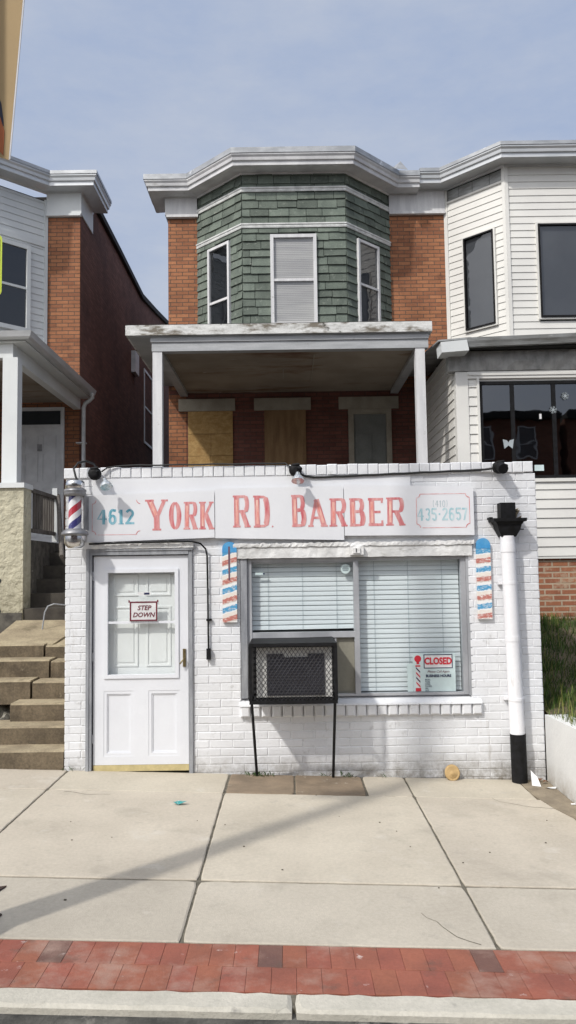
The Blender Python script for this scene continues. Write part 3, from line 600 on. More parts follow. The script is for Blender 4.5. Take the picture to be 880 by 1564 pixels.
rough_bar(B, -.52, 1.74, 2.10, 2.135, 7.466, 7.6, 110, .008, .005)
B.build('window_lintel', 'peel', shop)
B = MB(); rough_bar(B, -1.91, -.89, 2.105, 2.165, 7.455, 7.6, 30, .006, .010); B.build('door_lintel', 'peel', shop)
B = MB(); i = 0; x = -.47
while x < 1.76:
    B.brick(Fr((0, 7.5), (1, 0)), x + .004, x + .094, -.05, .045 + R.uniform(-.003, .003), .53 + R.uniform(-.003, .003), .640, .014, R.uniform(.95, 1.03)); x += .0975
B.hexa([(-.475, 7.445, .632), (1.765, 7.445, .632), (1.765, 7.6, .632), (-.475, 7.6, .632), (-.475, 7.45, .648), (1.765, 7.45, .648), (1.765, 7.6, .712), (-.475, 7.6, .712)])
B.build('window_sill', 'white_brick', shop)
B = MB(); B.box(.572, .70, 7.43, 7.47, 2.015, 2.095).box(.60, .665, 7.415, 7.43, 2.03, 2.08); B.build('junction_plate', 'peel', shop)
MB().box(.625, .632, 7.408, 7.4146, 2.04, 2.075).build('plate_slot', 'black', shop)
# door
B = MB()
B.box(-1.885, -1.843, 7.47, 7.62, .02, 2.105).box(-.942, -.906, 7.478, 7.62, .02, 2.105).box(-1.843, -.942, 7.472, 7.62, 2.045, 2.105)
B.box(-1.895, -1.868, 7.462, 7.4695, .02, 2.12)
B.box(-1.868, -.90, 7.462, 7.4715, 2.085, 2.12)
B.build('door_frame', 'alu_dark', shop)
FD = Fr((0, 7.50), (1, 0))
B = MB(); L_, R_, b_, t_ = -1.832, -.947, .112, 2.035; gl, gr, gb, gt = -1.698, -1.071, .934, 1.878
walled(B, FD, L_, R_, b_, t_, -.04, 0, [(gl - .035, gr + .035, gb - .035, gt + .035), (-1.735, -1.455, .19, .785), (-1.32, -1.03, .19, .785)])
def framed(B, F, u0, u1, z0, z1, w0, w1, t):
    B.fb(F, u0, u0 + t, w0, w1, z0, z1).fb(F, u1 - t, u1, w0, w1, z0, z1).fb(F, u0 + t, u1 - t, w0, w1, z0, z0 + t).fb(F, u0 + t, u1 - t, w0, w1, z1 - t, z1)
framed(B, FD, gl - .035, gr + .035, gb - .035, gt + .035, -.03, .012, .035)
for (a, b) in ((-1.735, -1.455), (-1.32, -1.03)):
    framed(B, FD, a, b, .19, .785, -.035, -.003, .028)
    B.fb(FD, a + .028, b - .028, -.035, -.016, .218, .757)
    framed(B, FD, a + .028, b - .028, .218, .757, -.016, -.010, .012)
B.fb(FD, gl, gr, -.02, .004, 1.405, 1.425)
door = B.build('storm_door', 'door', shop)
MB().quad(FD(gl, -.012, gb), FD(gr, -.012, gb), FD(gr, -.012, gt), FD(gl, -.012, gt)).build('glass', 'glass_clear', door)
MB().fb(FD, L_, R_, -.035, .004, .055, .110).build('kick_strip', 'tan', door)
B = MB(); B.fb(FD, -.998, -.970, .001, .010, 1.00, 1.165); B.tube([FD(-.984, .01, 1.08), FD(-.984, .045, 1.075), FD(-1.01, .05, 1.045), FD(-1.02, .048, 1.03)], .007, 6); B.tube([FD(-.984, .008, 1.15), FD(-.984, .02, 1.15)], .008, 8)
B.build('handle', 'brass', door)
for zc in (.35, 1.1, 1.85): MB().tube([(-1.838, 7.492, zc - .04), (-1.838, 7.492, zc + .04)], .007, 6).build('hinge', 'alu', door)
FI = Fr((0, 7.575), (1, 0)); B = MB()
walled(B, FI, -1.84, -.94, .10, 2.04, -.04, 0, [])
inner = [(-1.66, -1.43, 1.66, 1.86), (-1.35, -1.12, 1.66, 1.86), (-1.66, -1.43, 1.0, 1.56), (-1.35, -1.12, 1.0, 1.56), (-1.66, -1.43, .3, .86), (-1.35, -1.12, .3, .86)]
for (a, b, c, d) in inner: framed(B, FI, a, b, c, d, 0, .008, .016); B.fb(FI, a + .04, b - .04, 0, .006, c + .04, d - .04)
B.build('inner_door', 'inner_white', shop)
# window
FW = Fr((0, 7.55), (1, 0)); B = MB()
B.fb(FW, -.455, -.395, -.08, .055, .70, 1.995)                 # weathered jamb post
post = B.build('window_jamb', 'alu_dark', shop)
B = MB(); zb, zt_ = .705, 1.992
B.fb(FW, -.393, -.352, -.06, .03, zb, zt_).fb(FW, 1.615, 1.66, -.06, .03, zb, zt_).fb(FW, -.352, 1.615, -.06, .028, zt_ - .03, zt_).fb(FW, -.352, 1.615, -.06, .032, zb, zb + .022)
B.fb(FW, .606, .655, -.06, .034, zb + .022, zt_ - .03)
B.fb(FW, -.352, .606, -.05, .024, 1.247, 1.300)
B.fb(FW, -.352, .606, -.05, .012, zt_ - .045, zt_ - .03).fb(FW, .42, .436, -.05, .014, zb + .022, 1.247)
B.fb(FW, 1.662, 1.70, -.05, .048, .70, 1.995)
win = B.build('shop_window', 'alu', shop)
MB().quad(FW(-.352, -.01, 1.30), FW(.606, -.01, 1.30), FW(.606, -.01, zt_ - .045), FW(-.352, -.01, zt_ - .045)).build('pane', 'glass', win)
MB().quad(FW(.655, -.004, zb + .022), FW(1.615, -.004, zb + .022), FW(1.615, -.004, zt_ - .03), FW(.655, -.004, zt_ - .03)).build('pane', 'glass', win)
MB().fb(FW, .437, .605, -.03, -.012, zb + .022, 1.246).build('filler_panel', 'beige', win)
def blind(u0, u1, z0, z1, pitch, y, tilt=.0, droop=None):
    B = MB(); F = Fr((0, y), (1, 0)); z = z1; k = 0
    while z > z0 + .01:
        j = R.uniform(-.002, .002); d = (droop or 0) * (1 if z < z0 + .1 else 0)
        zb_ = max(z - pitch + .001, z0)
        B.add([F(u0, .009, zb_ + j), F(u1, .009, zb_ + j + d), F(u1, .0065, (z + zb_) / 2 + d), F(u0, .0065, (z + zb_) / 2), F(u1, .001, z - .0015 + d), F(u0, .001, z - .0015)], [(0, 1, 2, 3), (3, 2, 4, 5)], 1.0)
        z -= pitch; k += 1
    B.fb(F, u0, u1, -.03, .012, z1, z1 + .03)
    o = B.build('venetian_blind', 'blind', win)
    nn = max(2, int((u1 - u0) / .26))
    for i in range(nn):
        u = u0 + (u1 - u0) * (i + .5) / nn; MB().fb(F, u - .0015, u + .0015, .013, .015, z0, z1).build('blind_cord', 'cord', o)
blind(-.36, .612, 1.318, 1.955, .0455, 7.615, droop=.006)
blind(.645, 1.61, .735, 1.955, .0455, 7.615)
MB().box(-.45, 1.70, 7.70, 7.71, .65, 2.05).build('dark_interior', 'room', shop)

MB().box(-1.84, 1.16, 7.486, 7.4945, 2.60, 2.768).build('smooth_render_band', 'board', shop)
# sign over the door and window
sign = T('shop_sign', (0, 7.45, 2.4), 'long white board sign with red hand painted barber lettering above door and window', 'shop sign')
def board(x0, x1, zl0, zr0, zl1, zr1, y, th=.018):
    B = MB(); B.hexa([(x0, y, zl0), (x1, y, zr0), (x1, y + th, zr0), (x0, y + th, zl0), (x0, y, zl1), (x1, y, zr1), (x1, y + th, zr1), (x0, y + th, zl1)])
    for xx in (x0 + .03, (x0 + x1) / 2, x1 - .03):
        for zz in ((zl0 + zr0) / 2 + .03, (zl1 + zr1) / 2 - .03): B.tube([(xx, y - .002, zz), (xx, y, zz)], .004, 6)
    return B.build('sign_panel', 'board', sign)
board(-1.885, -.690, 2.165, 2.195, 2.605, 2.640, 7.4500)
board(-.684, .522, 2.190, 2.155, 2.655, 2.665, 7.4512)
board(.528, 1.742, 2.195, 2.185, 2.675, 2.640, 7.4504)
ys = 7.4492
word(sign, 'red', 'Y', -1.325, -1.135, 2.272, 2.565, ys, T_=.185, t=.085, widths=[.62], inner='pink')
word(sign, 'red', 'ORK', -1.115, -.700, 2.275, 2.535, ys, T_=.185, t=.085, gap=.09, widths=[.50, .54, .56], inner='pink')
word(sign, 'red', 'RD', -.512, -.168, 2.283, 2.585, ys, T_=.19, t=.08, gap=.17, widths=[.60, .60], inner='pink')
MB().box(-.152, -.140, ys - .0005, ys, 2.285, 2.298).build('full_stop', 'red', sign)
word(sign, 'red', 'B', .033, .172, 2.284, 2.585, ys, T_=.18, t=.085, widths=[.52], inner='pink')
word(sign, 'red', 'ARBER', .190, 1.088, 2.280, 2.545, ys, T_=.185, t=.085, gap=.10, widths=[.64, .58, .56, .52, .62], inner='pink')
word(sign, 'teal', '4612', -1.790, -1.440, 2.332, 2.472, ys, T_=.19, t=.11, gap=.10, widths=[.62, .54, .34, .58], name='house_number_digit')
word(sign, 'paleblue', '435-2657', 1.212, 1.682, 2.325, 2.442, ys, T_=.17, t=.11, gap=.09, widths=[.60, .52, .54, .26, .56, .54, .54, .50], name='phone_number_digit')
word(sign, 'greyblue', '(410)', 1.360, 1.496, 2.452, 2.514, ys, T_=.10, t=.075, gap=.16, widths=[.18, .50, .2, .46, .18], name='phone_number_digit')
def notched(B, x0, x1, z0, z1, y, t=.006, r=.035, gaps=()):
    def seg(a, b, l):
        d = math.hypot(b[0] - a[0], b[1] - a[1]); stroke(B, [a, b], t, lambda p, q, l_: (p, y - l_, q), l)
    if 't' not in gaps: seg((x0 + r, z1), (x1 - r, z1), .0002)
    if 'b' not in gaps: seg((x0 + r * 1.5, z0), (x1 - r, z0), .0004)
    if 'l' not in gaps: seg((x0, z0 + r), (x0, z1 - r), .0006)
    if 'r' not in gaps: seg((x1, z0 + r), (x1, z1 - r), .0008)
    for cx, cz, a0 in ((x0, z0, 0), (x1, z0, 90), (x1, z1, 180), (x0, z1, 270)):
        stroke(B, arc(cx, cz, r, r, a0, a0 + 90, 6), t * 1.5, lambda p, q, l_: (p, y - l_, q), .0010)
for q in ((-1.835, -1.385, 2.235, 2.560, .004, ('r', 't')), (1.205, 1.702, 2.258, 2.575, .005, ())):
    B = MB(); notched(B, *q[:4], ys, q[4], gaps=q[5]); B.build('painted_border', 'line_red', sign)

# barber pole
bx, by = -1.957, 7.30
pole = T('barber_pole', (bx, by, 2.1), 'red white and blue barber pole with chrome cap at left corner of shop', 'barber pole')
MB().lathe(bx, by, [(.03, 2.738), (.075, 2.730), (.085, 2.715), (.087, 2.655), (.080, 2.652)], 24).build('chrome_cap', 'chrome', pole)
MB().lathe(bx, by, [(.085, 2.652), (.100, 2.648), (.103, 2.632), (.096, 2.622), (.100, 2.612), (.092, 2.588), (.08, 2.585)], 24).build('collar', 'pewter', pole)
MB().lathe(bx, by, [(.058, 2.59), (.058, 2.275)], 28).build('striped_cylinder', 'tube_stripe', pole, loc=(bx, by, 2.43))
MB().lathe(bx, by, [(.078, 2.59), (.078, 2.28)], 28).build('glass_tube', 'glass_tube', pole)
MB().lathe(bx, by, [(.078, 2.287), (.10, 2.272), (.122, 2.250), (.124, 2.232), (.108, 2.222), (.09, 2.222)], 24).build('collar', 'pewter', pole, label='wider lower grey collar')
MB().lathe(bx, by, [(.093, 2.222), (.095, 2.17), (.085, 2.135), (.06, 2.112), (.02, 2.105)], 24).build('bottom_bowl', 'chrome', pole)
for za, zb in ((2.60, 2.66), (2.225, 2.275)): MB().box(bx - .03, bx + .03, by + .082, 7.496, za, zb).build('bracket', 'pewter', pole)
MB().box(bx + .080, bx + .088, by - .01, 7.49, 2.28, 2.59).build('back_rail', 'pewter', pole)
MB().tube([(bx + .02, 7.35, 2.70), (bx - .01, 7.35, 2.78), (bx - .03, 7.36, 2.85), (bx - .0, 7.4, 2.91), (bx + .06, 7.46, 2.935), (bx + .11, 7.55, 2.92), (bx + .14, 7.6, 2.87)], .010, 8).build('power_cable', 'rubber', pole)

# floodlights and conduit
def flood(x, y, z, label, bulb):
    r = T('floodlight', (x, y, z), label, 'floodlight', 'floodlights along the parapet')
    B = MB(); B.lathe(0, 0, [(.02, -.05), (.055, -.045), (.062, 0), (.055, .04), (.03, .055)], 14)
    B.v = [(x + a, y + c, z + b) for a, b, c in B.v]; B.build('junction_box', 'black', r)
    B = MB(); B.tube([(x, y, z), (x + .03, y - .05, z + .02), (x + .05, y - .09, z + .0)], .016, 8); B.tube([(x - .05, y, z + .02), (x - .02, y - .04, z + .045), (x + .04, y - .04, z + .05)], .014, 8)
    if not bulb: B.tube([(x + .0, y - .04, z - .0), (x + .01, y - .12, z - .03)], .048, 12)
    B.build('lamp_holder', 'black', r)
    if bulb:
        bx_, bz_ = bulb; c = Vector((x + bx_, y - .10, z + bz_)); d = Vector((.35 * (1 if bx_ > .05 else 0), -.45, -1)).normalized()
        B = MB(); p = [c - d * .045, c - d * .02, c + d * .02, c + d * .045]; rad = [.018, .026, .055, .060]
        a = d.cross(Vector((1, 0, 0))).normalized(); b = d.cross(a); n = 16; A = []
        for q, rr in zip(p, rad): A += [tuple(q + a * math.cos(2 * PI * k / n) * rr + b * math.sin(2 * PI * k / n) * rr) for k in range(n)]
        B.add(A, [(i * n + k, i * n + (k + 1) % n, (i + 1) * n + (k + 1) % n, (i + 1) * n + k) for i in range(3) for k in range(n)], 1., True); B.add(A[-n:], [tuple(range(n))])
        B.build('bulb', 'bulb', r)
    return r
flood(-1.80, 7.40, 2.805, 'black floodlight with silver bulb beside the barber pole', (.12, -.10))
flood(.075, 7.42, 2.815, 'black floodlight with downward bulb above the middle of the sign', (.02, -.075))
flood(1.985, 7.43, 2.815, 'black floodlight without visible bulb above the downspout', None)
B = MB(); pts = [(-1.75, 7.45, 2.83), (-1.70, 7.46, 2.868), (-1.60, 7.475, 2.885)]
for i in range(16): pts.append((-1.5 + 1.48 * i / 15, 7.472, 2.889 + .003 * math.sin(i * 1.7)))
pts += [(.0, 7.46, 2.87), (.05, 7.45, 2.84)]
B.tube(pts, .008, 6)
pts = [(.09, 7.45, 2.80), (.16, 7.47, 2.765), (.25, 7.474, 2.752)]
for i in range(16): pts.append((.35 + 1.4 * i / 15, 7.474, 2.752 + .045 * i / 15 * 1 + .002 * math.sin(i * 2.1)))
pts += [(1.86, 7.46, 2.80), (1.96, 7.45, 2.812)]
B.tube(pts, .011, 6)
B.build('cable', 'rubber', None, 'long black cable strung along the parapet between the floodlights', 'cable', loc=(0, 7.47, 2.8))
B = MB(); pts = [(-1.86, 7.43, 2.150), (-1.5, 7.43, 2.158), (-1.1, 7.432, 2.160), (-.90, 7.435, 2.160), (-.82, 7.44, 2.140), (-.775, 7.455, 2.09), (-.764, 7.475, 2.03), (-.760, 7.478, 1.7), (-.758, 7.478, 1.3), (-.756, 7.478, 1.13)]
B.tube(pts, .0085, 8); B.box(-.775, -.737, 7.455, 7.494, 1.065, 1.165)
for zz in (1.42,): B.box(-.775, -.725, 7.468, 7.494, zz, zz + .02)
B.build('electrical_conduit', 'black', None, 'thin black conduit bending down the wall right of the door', 'conduit', loc=(-.76, 7.48, 1.06))

# wooden striped plaques
def plaque(x0, x1, z0, z1, m, label, lean):
    r = T('barber_plaque', ((x0 + x1) / 2, 7.47, z0), label, 'plaque', 'striped wooden plaques beside the window')
    w = x1 - x0; n = 8; cx = (x0 + x1) / 2; L_ = lambda x, z: (x + lean * (z - z0), z)
    def poly(a, b, top): return a
    body = [(x0, z0), (x1, z0), (x1, z1 - w * .75), (x0, z1 - w * .75)]
    B = MB(); B.prism([(L_(x, z)[0], 7.468, z) for x, z in body], (0, .026, 0)); B.build('striped_board', m, r, loc=(cx, 7.468, z0))
    top = [(x0, z1 - w * .75), (x1, z1 - w * .75)] + [(cx + w / 2 * math.cos(PI * i / 10), z1 - w * .48 + w * .48 * math.sin(PI * i / 10)) for i in range(11)]
    B = MB(); B.prism([(L_(x, z)[0], 7.466, z) for x, z in top], (0, .028, 0)); B.build('blue_top', 'plaque_blue', r)
    return r
pl = plaque(-.622, -.487, 1.405, 2.155, 'plaque_a', 'red and blue striped wooden plaque between conduit and window', 0.0)
MB().quad((-.565, 7.4655, 1.80), (-.550, 7.4655, 1.79), (-.548, 7.4655, 2.11), (-.566, 7.4655, 2.11)).build('dark_drip', 'plaque_dark', pl)
plaque(1.757, 1.889, 1.400, 2.155, 'plaque_b', 'red and blue striped wooden plaque between window and downspout', 0.0)

# downspout
ds = T('downspout', (2.07, 7.42, -.07), 'white painted downspout with black hopper and black boot at right of shop front', 'downspout')
B = MB(); B.tube([(2.036, 7.41, 2.17), (2.04, 7.41, 1.9), (2.055, 7.412, 1.1), (2.068, 7.415, .34)], .066, 20)
B.tube([(2.036, 7.41, 2.10), (2.0375, 7.41, 2.02)], .0705, 20); B.tube([(2.052, 7.411, 1.245), (2.0535, 7.411, 1.20)], .069, 20); B.build('pipe', 'pvc', ds)
for zc, xc in ((1.72, 2.043), (.66, 2.063)): MB().box(xc - .095, xc + .095, 7.455, 7.494, zc, zc + .028).tube([(xc, 7.411, zc), (xc, 7.411, zc + .026)], .0685, 20).build('pipe_strap', 'pvc', ds)
MB().tube([(2.070, 7.412, .36), (2.074, 7.41, -.09)], .071, 20).build('boot', 'black', ds)
B = MB(); B.box(1.972, 2.110, 7.37, 7.494, 2.325, 2.478)
for (z0_, z1_, a0, a1) in ((2.300, 2.330, .150, .155), (2.275, 2.300, .115, .130), (2.225, 2.275, .100, .112), (2.160, 2.225, .066, .100)):
    cx = 2.040; y0, y1 = 7.495, 7.495
    def ring(h, z): return [(cx - h, 7.495, z), (cx - h, 7.42 - h * .8, z), (cx + h, 7.42 - h * .8, z), (cx + h, 7.495, z)]
    lo, hi = ring(a0, z0_), ring(a1, z1_); B.add(lo + hi, [(0, 1, 2, 3), (7, 6, 5, 4), (0, 1, 5, 4), (1, 2, 6, 5), (2, 3, 7, 6), (3, 0, 4, 7)])
B.box(1.872, 1.900, 7.38, 7.49, 2.325, 2.345).box(2.05, 2.19, 7.40, 7.42, 2.225, 2.235)
B.build('hopper', 'black', ds)
B = MB()
for i in range(16):
    a = R.uniform(0, 2 * PI); x, z = 2.135 + R.uniform(-.02, .03), 2.36 + R.uniform(-.05, .06); B.prism([(x, 7.47 + R.uniform(-.03, .01), z), (x + .03, 7.47, z + .012), (x + .012, 7.48, z - .025)], (.0, .012, .004))
B.build('mortar_patch', 'oldconc_top', ds, label='rough grey mortar lump beside the black stub')

# air conditioner with its cage
ac = T('air_conditioner', (.03, 7.2, .72), 'window air conditioner inside black steel mesh cage on two thin legs', 'air conditioner')
x0, x1, y0, y1, z0, z1 = -.345, .395, 6.97, 7.535, .745, 1.236
B = MB(); B.box(x0 + .05, x1 - .03, 7.06, 7.55, z0 + .03, z1 - .03); B.build('casing', 'ac_face', ac)
B = MB(); f0, f1, g0, g1 = -.22, .32, .80, 1.155
FA = Fr((0, 7.06), (1, 0))
B.fb(FA, -.205, .30, .002, .012, .79, 1.120); B.fb(FA, -.205, -.06, .002, .012, 1.1205, 1.150); B.fb(FA, .155, .30, .002, .012, 1.1205, 1.150)
for i in range(13): B.fb(FA, -.195, .29, .012, .018, .805 + i * .024, .815 + i * .024)
B.build('condenser_grille', 'ac_fins', ac)
B = MB(); t = .022
def bar(a, b, s=.011): 
    ax = [abs(a[i] - b[i]) for i in range(3)]; lo = [min(a[i], b[i]) - s for i in range(3)]; hi = [max(a[i], b[i]) + s for i in range(3)]; B.box(lo[0], hi[0], lo[1], hi[1], lo[2], hi[2])
for zz in (z0, z1):
    for yy in (y0, y1): B.box(x0 - .011, x1 + .011, yy - .011, yy + .011, zz - .014, zz + .014)
    for xx in (x0, x1): B.box(xx - .010, xx + .010, y0 + .011, y1 - .011, zz - .013, zz + .013)
for xx in (x0, x1):
    for yy in (y0, y1): B.box(xx - .0135, xx + .0135, yy - .0135, yy + .0135, z0 + .014, z1 - .014)
B.hexa([(x0, y0, z1 + .004), (x1, y0, z1 + .004), (x1, y1, z1 + .02), (x0, y1, z1 + .005), (x0, y0, z1 + .0145), (x1, y0, z1 + .0145), (x1, y1, z1 + .0145), (x0, y1, z1 + .0145)])
for yy in (7.1, 7.3): B.box(x0, x1, yy - .01, yy + .01, z0 - .012, z0 + .010)
B.box(x0, x1, 7.08, 7.52, z0 - .02, z0 - .013)
B.build('cage_frame', 'black', ac)
def diamond(B, F, u0, u1, z0, z1, pu, pz, w, r=.0024):
    for sgn in (1, -1):
        k = -60
        while k < 120:
            # line z = z0 + sgn*(pz/pu)*(u-u0) + k*pz
            s = sgn * pz / pu; c = z0 + k * pz
            ua, ub = u0, u1; za, zb_ = c, c + s * (u1 - u0)
            if s > 0:
                if za < z0: ua = u0 + (z0 - c) / s
                if zb_ > z1: ub = u0 + (z1 - c) / s
            else:
                if za > z1: ua = u0 + (z1 - c) / s
                if zb_ < z0: ub = u0 + (z0 - c) / s
            k += 1
            if ub - ua < .01 or ua > u1 or ub < u0 or ua < u0 - 1e-6: continue
            A = F(ua, w, c + s * (ua - u0)); E_ = F(ub, w, c + s * (ub - u0))
            if not (z0 - .001 <= A[2] <= z1 + .001 and z0 - .001 <= E_[2] <= z1 + .001): continue
            B.tube([A, E_], r, 4, False)
B = MB()
diamond(B, Fr((0, y0 + .004), (1, 0)), x0 + .02, x1 - .02, z0 + .014, z1 - .014, .0355, .052, 0)
for xx, d in ((x0, (0, -1)), (x1, (0, 1))):
    F = Fr((xx, y1 if d[1] < 0 else y0), d); diamond(B, F, .012, y1 - y0 - .012, z0 + .014, z1 - .014, .0355, .052, -.002)
B.build('mesh_panel', 'mesh_metal', ac)
for (a, b) in (((x0 + .008, y0 + .01, z0), (-.318, 7.44, .004)), ((x1 - .012, y0 + .01, z0), (.378, 7.44, -.02))):
    B = MB(); B.tube([a, b], .0125, 4, False); B.build('leg', 'black', ac)

# door notice, stickers, closed card
sd = T('door_notice', (-1.36, 7.48, 1.42), 'small paper notice with maroon border reading STEP DOWN on the storm door', 'notice')
B = MB(); yy = 7.484; B.hexa([(-1.492, yy, 1.425), (-1.232, yy, 1.430), (-1.232, yy + .003, 1.430), (-1.492, yy + .003, 1.425), (-1.492, yy, 1.610), (-1.232, yy, 1.612), (-1.232, yy + .003, 1.612), (-1.492, yy + .003, 1.610)]); B.build('paper', 'paper', sd)
B = MB(); FN = Fr((0, yy - .001), (1, 0)); framed(B, FN, -1.490, -1.234, 1.428, 1.609, 0, .002, .012); B.fb(FN, -1.235, -1.222, 0, .0025, 1.60, 1.622).fb(FN, -1.503, -1.49, 0, .0025, 1.60, 1.622); B.build('border', 'maroon', sd)
text('STEP', .060, (-1.358, yy - .002, 1.548), 'maroon', sd, shear=.25, bold=.0012); text('DOWN', .060, (-1.362, yy - .002, 1.483), 'maroon', sd, shear=.25, bold=.0012)
def sticker(name, x0, x1, z0, z1, y, m, label, dark=None):
    B = MB(); B.box(x0, x1, y - .001, y, z0, z1); o = B.build(name, m, None, label, 'sticker', loc=((x0 + x1) / 2, y, z0))
    if dark: B = MB(); B.box(*dark[:2], y - .0025, y - .0015, *dark[2:]); B.build('dark_print', 'print_navy', o)
    return o
sticker('sticker', -1.42, -1.30, 1.665, 1.695, 7.5035, 'paper', 'tiny white sticker with dark print above the door notice', (-1.36, -1.31, 1.672, 1.69))
sticker('sticker', -.318, -.225, 1.840, 1.862, 7.552, 'paper_blue', 'tiny pale sticker with dark dot in upper left corner of window', (-.245, -.228, 1.843, 1.859))
B = MB(); B.prism([(.535 + .045 * math.cos(2 * PI * i / 20), 7.552, 1.885 + .045 * math.sin(2 * PI * i / 20)) for i in range(20)], (0, .002, 0)); o = B.build('round_sticker', 'paper_blue', None, 'round pale sticker in upper right corner of the left pane', 'sticker', loc=(.535, 7.552, 1.885))
B = MB(); B.box(.505, .565, 7.5495, 7.5512, 1.882, 1.89).box(.51, .56, 7.5495, 7.5512, 1.868, 1.873).box(.512, .558, 7.5495, 7.5512, 1.899, 1.903); B.build('print', 'print_grey', o)
cs = T('hours_card', (1.35, 7.55, .74), 'CLOSED business hours card with small barber pole in the shop window', 'hours card')
yc = 7.548
MB().box(1.150, 1.545, yc, yc + .0015, .732, 1.085).box(1.095, 1.148, yc + .001, yc + .0015, .732, .99).build('card', 'paper_blue', cs)
FC = Fr((0, yc), (1, 0))
B = MB(); framed(B, FC, 1.250, 1.520, .945, 1.075, .001, .003, .007); B.build('border', 'print_navy', cs)
MB().fb(FC, 1.257, 1.513, .0005, .001, .952, 1.068).build('white_box', 'paper', cs)
text('CLOSED', .086, (1.385, yc - .004, 1.010), 'print_red', cs, bold=.0035, sx=.80)
text('Please Call Again', .030, (1.385, yc - .004, .915), 'maroon', cs, shear=.3, sx=1.0)
text('BUSINESS HOURS', .033, (1.385, yc - .004, .875), 'print_navy', cs, bold=.0012, sx=.92)
for i, s_ in enumerate(('MON.', 'TUES.', 'WED.', 'THURS.', 'FRI.', 'SAT.')): text(s_, .020, (1.258, yc - .004, .840 - i * .020), 'print_grey', cs, align='LEFT', bold=.0005)
B = MB(); B.prism([(1.195 + .032 * math.cos(2 * PI * i / 18), yc - .002, 1.035 + .032 * math.sin(2 * PI * i / 18)) for i in range(18)], (0, .002, 0))
B.box(1.172, 1.218, yc - .002, yc, .962, .975).box(1.170, 1.22, yc - .002, yc, .735, .765).box(1.183, 1.207, yc - .002, yc, .985, 1.006); B.build('printed_pole_ends', 'print_red', cs)
MB().box(1.176, 1.214, yc - .001, yc - .0002, .765, .962).build('printed_pole', 'paper', cs)
for i in range(4):
    z = .79 + i * .045
    MB().quad((1.176, yc - .003, z + .02), (1.214, yc - .003, z - .022), (1.214, yc - .003, z - .006), (1.176, yc - .003, z + .036)).build('printed_stripe', 'print_navy' if i % 2 else 'print_red', cs)

# ================================================================== MIDDLE ROW HOUSE
DH = 13.6
house = T('row_house', (.15, DH, 0), 'middle brick row house with green shingled bay and boarded up porch', 'house')
FH = Fr((0, DH), (1, 0))
MB().box(-2.03, 2.348, DH, DH + 11, -.3, 8.40).build('front_wall', 'brick_red', house)
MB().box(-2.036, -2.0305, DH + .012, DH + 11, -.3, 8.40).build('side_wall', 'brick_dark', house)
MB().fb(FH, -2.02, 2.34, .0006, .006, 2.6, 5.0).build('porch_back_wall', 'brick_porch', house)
MB().fb(FH, -2.025, -1.73, .0065, .010, 2.6, 4.93).build('painted_lit_brick_strip', 'brick_red', house)  # no separate pier: brighter brick strip paints the sunlit end of the wall
S2 = 2 ** -.5
def bay(root, xa, xb, dep, z0, z1, kind, Y0=DH):
    P = [(xa, Y0), (xa + dep, Y0 - dep), (xb - dep, Y0 - dep), (xb, Y0)]
    B = MB(); A = [(x, y, z0) for x, y in P] + [(x, y, z1) for x, y in P]
    B.add(A, [(0, 1, 5, 4), (1, 2, 6, 5), (2, 3, 7, 6), (0, 1, 2, 3), (4, 5, 6, 7), (0, 3, 7, 4)])
    B.build('bay_core', 'under', root)
    return P, [Fr(P[0], (P[1][0] - P[0][0], P[1][1] - P[0][1])), Fr(P[1], (1, 0)), Fr(P[2], (P[3][0] - P[2][0], P[3][1] - P[2][1]))]
P, FB = bay(house, -1.51, 1.84, .825, 5.35, 8.52, 'shingle')
sl = math.hypot(.825, .825); fw_ = 3.35 - 1.65
wins = [(.33, .89, 5.90, 7.385), (.455, 1.215, 5.85, 7.385), (.25, .81, 5.90, 7.385)]
B = MB(); lens = [sl, fw_, sl]
for F, ln, wn in zip(FB, lens, wins):
    lap(B, F, -.004, ln + .004, 5.36, 8.52, .1385, [(wn[0] + .02, wn[1] - .02, wn[2], wn[3])], t=.026, w=.004, pw=.31, jz=.014, cv=.24)
B.build('shingle_siding', 'shingle', house)
for zc in (8.17, 7.555):
    B = MB(); sweep(B, P, [(.0, zc - .045), (.035, zc - .045), (.042, zc - .02), (.032, zc - .005), (.048, zc + .01), (.048, zc + .03), (.0, zc + .045)]); B.build('band_moulding', 'band', house)
window(FB[0], *wins[0], house, w=.067, fw=.045, mids=(6.42,), mid=False)
window(FB[1], *wins[1], house, w=.067, fw=.055, shade=1, label='centre bay window with white shade drawn behind the glass', pane='glass_tube')
window(FB[2], *wins[2], house, w=.067, fw=.045, mids=(6.62,), mid=False, backm='grey_room')
# curtain behind the right window upper half
F = FB[2]; w = .055
# cornice
def cornice(root, path, dz=0, m='cornice', flash='roofmetal', w=.33, zs=8.45, up=.02):
    z = zs + dz
    prof = [(0, z - .03), (.03, z - .03), (.04, z), (w * .35, z - .003), (w * .88, z - .014), (w * .90, z - .004), (w * .92, z - .012), (w * .92, z + .055), (w * 1.0, z + .062), (w * 1.01, z + .075), (w * 1.03, z + .11), (w * 1.1, z + .14), (w * 1.1, z + .172), (0, z + .175)]
    B = MB(); sweep(B, path, prof); B.build('cornice', m, root)
    B = MB(); sweep(B, path, [(0, z + .178), (w * 1.12, z + .178), (w * 1.12, z + .165), (w * 1.135, z + .165), (w * 1.13, z + .205 + up), (w * .9, z + .225 + up), (0, z + .27 + up)]); B.build('roof_flashing', flash, root)
cornice(house, [(-2.03, DH + .55), (-2.03, DH)] + P + [(2.35, DH)], up=.05)
MB().box(-2.0, 2.34, DH + .02, DH + 11, 8.45, 8.62).build('roof', 'tar', house)
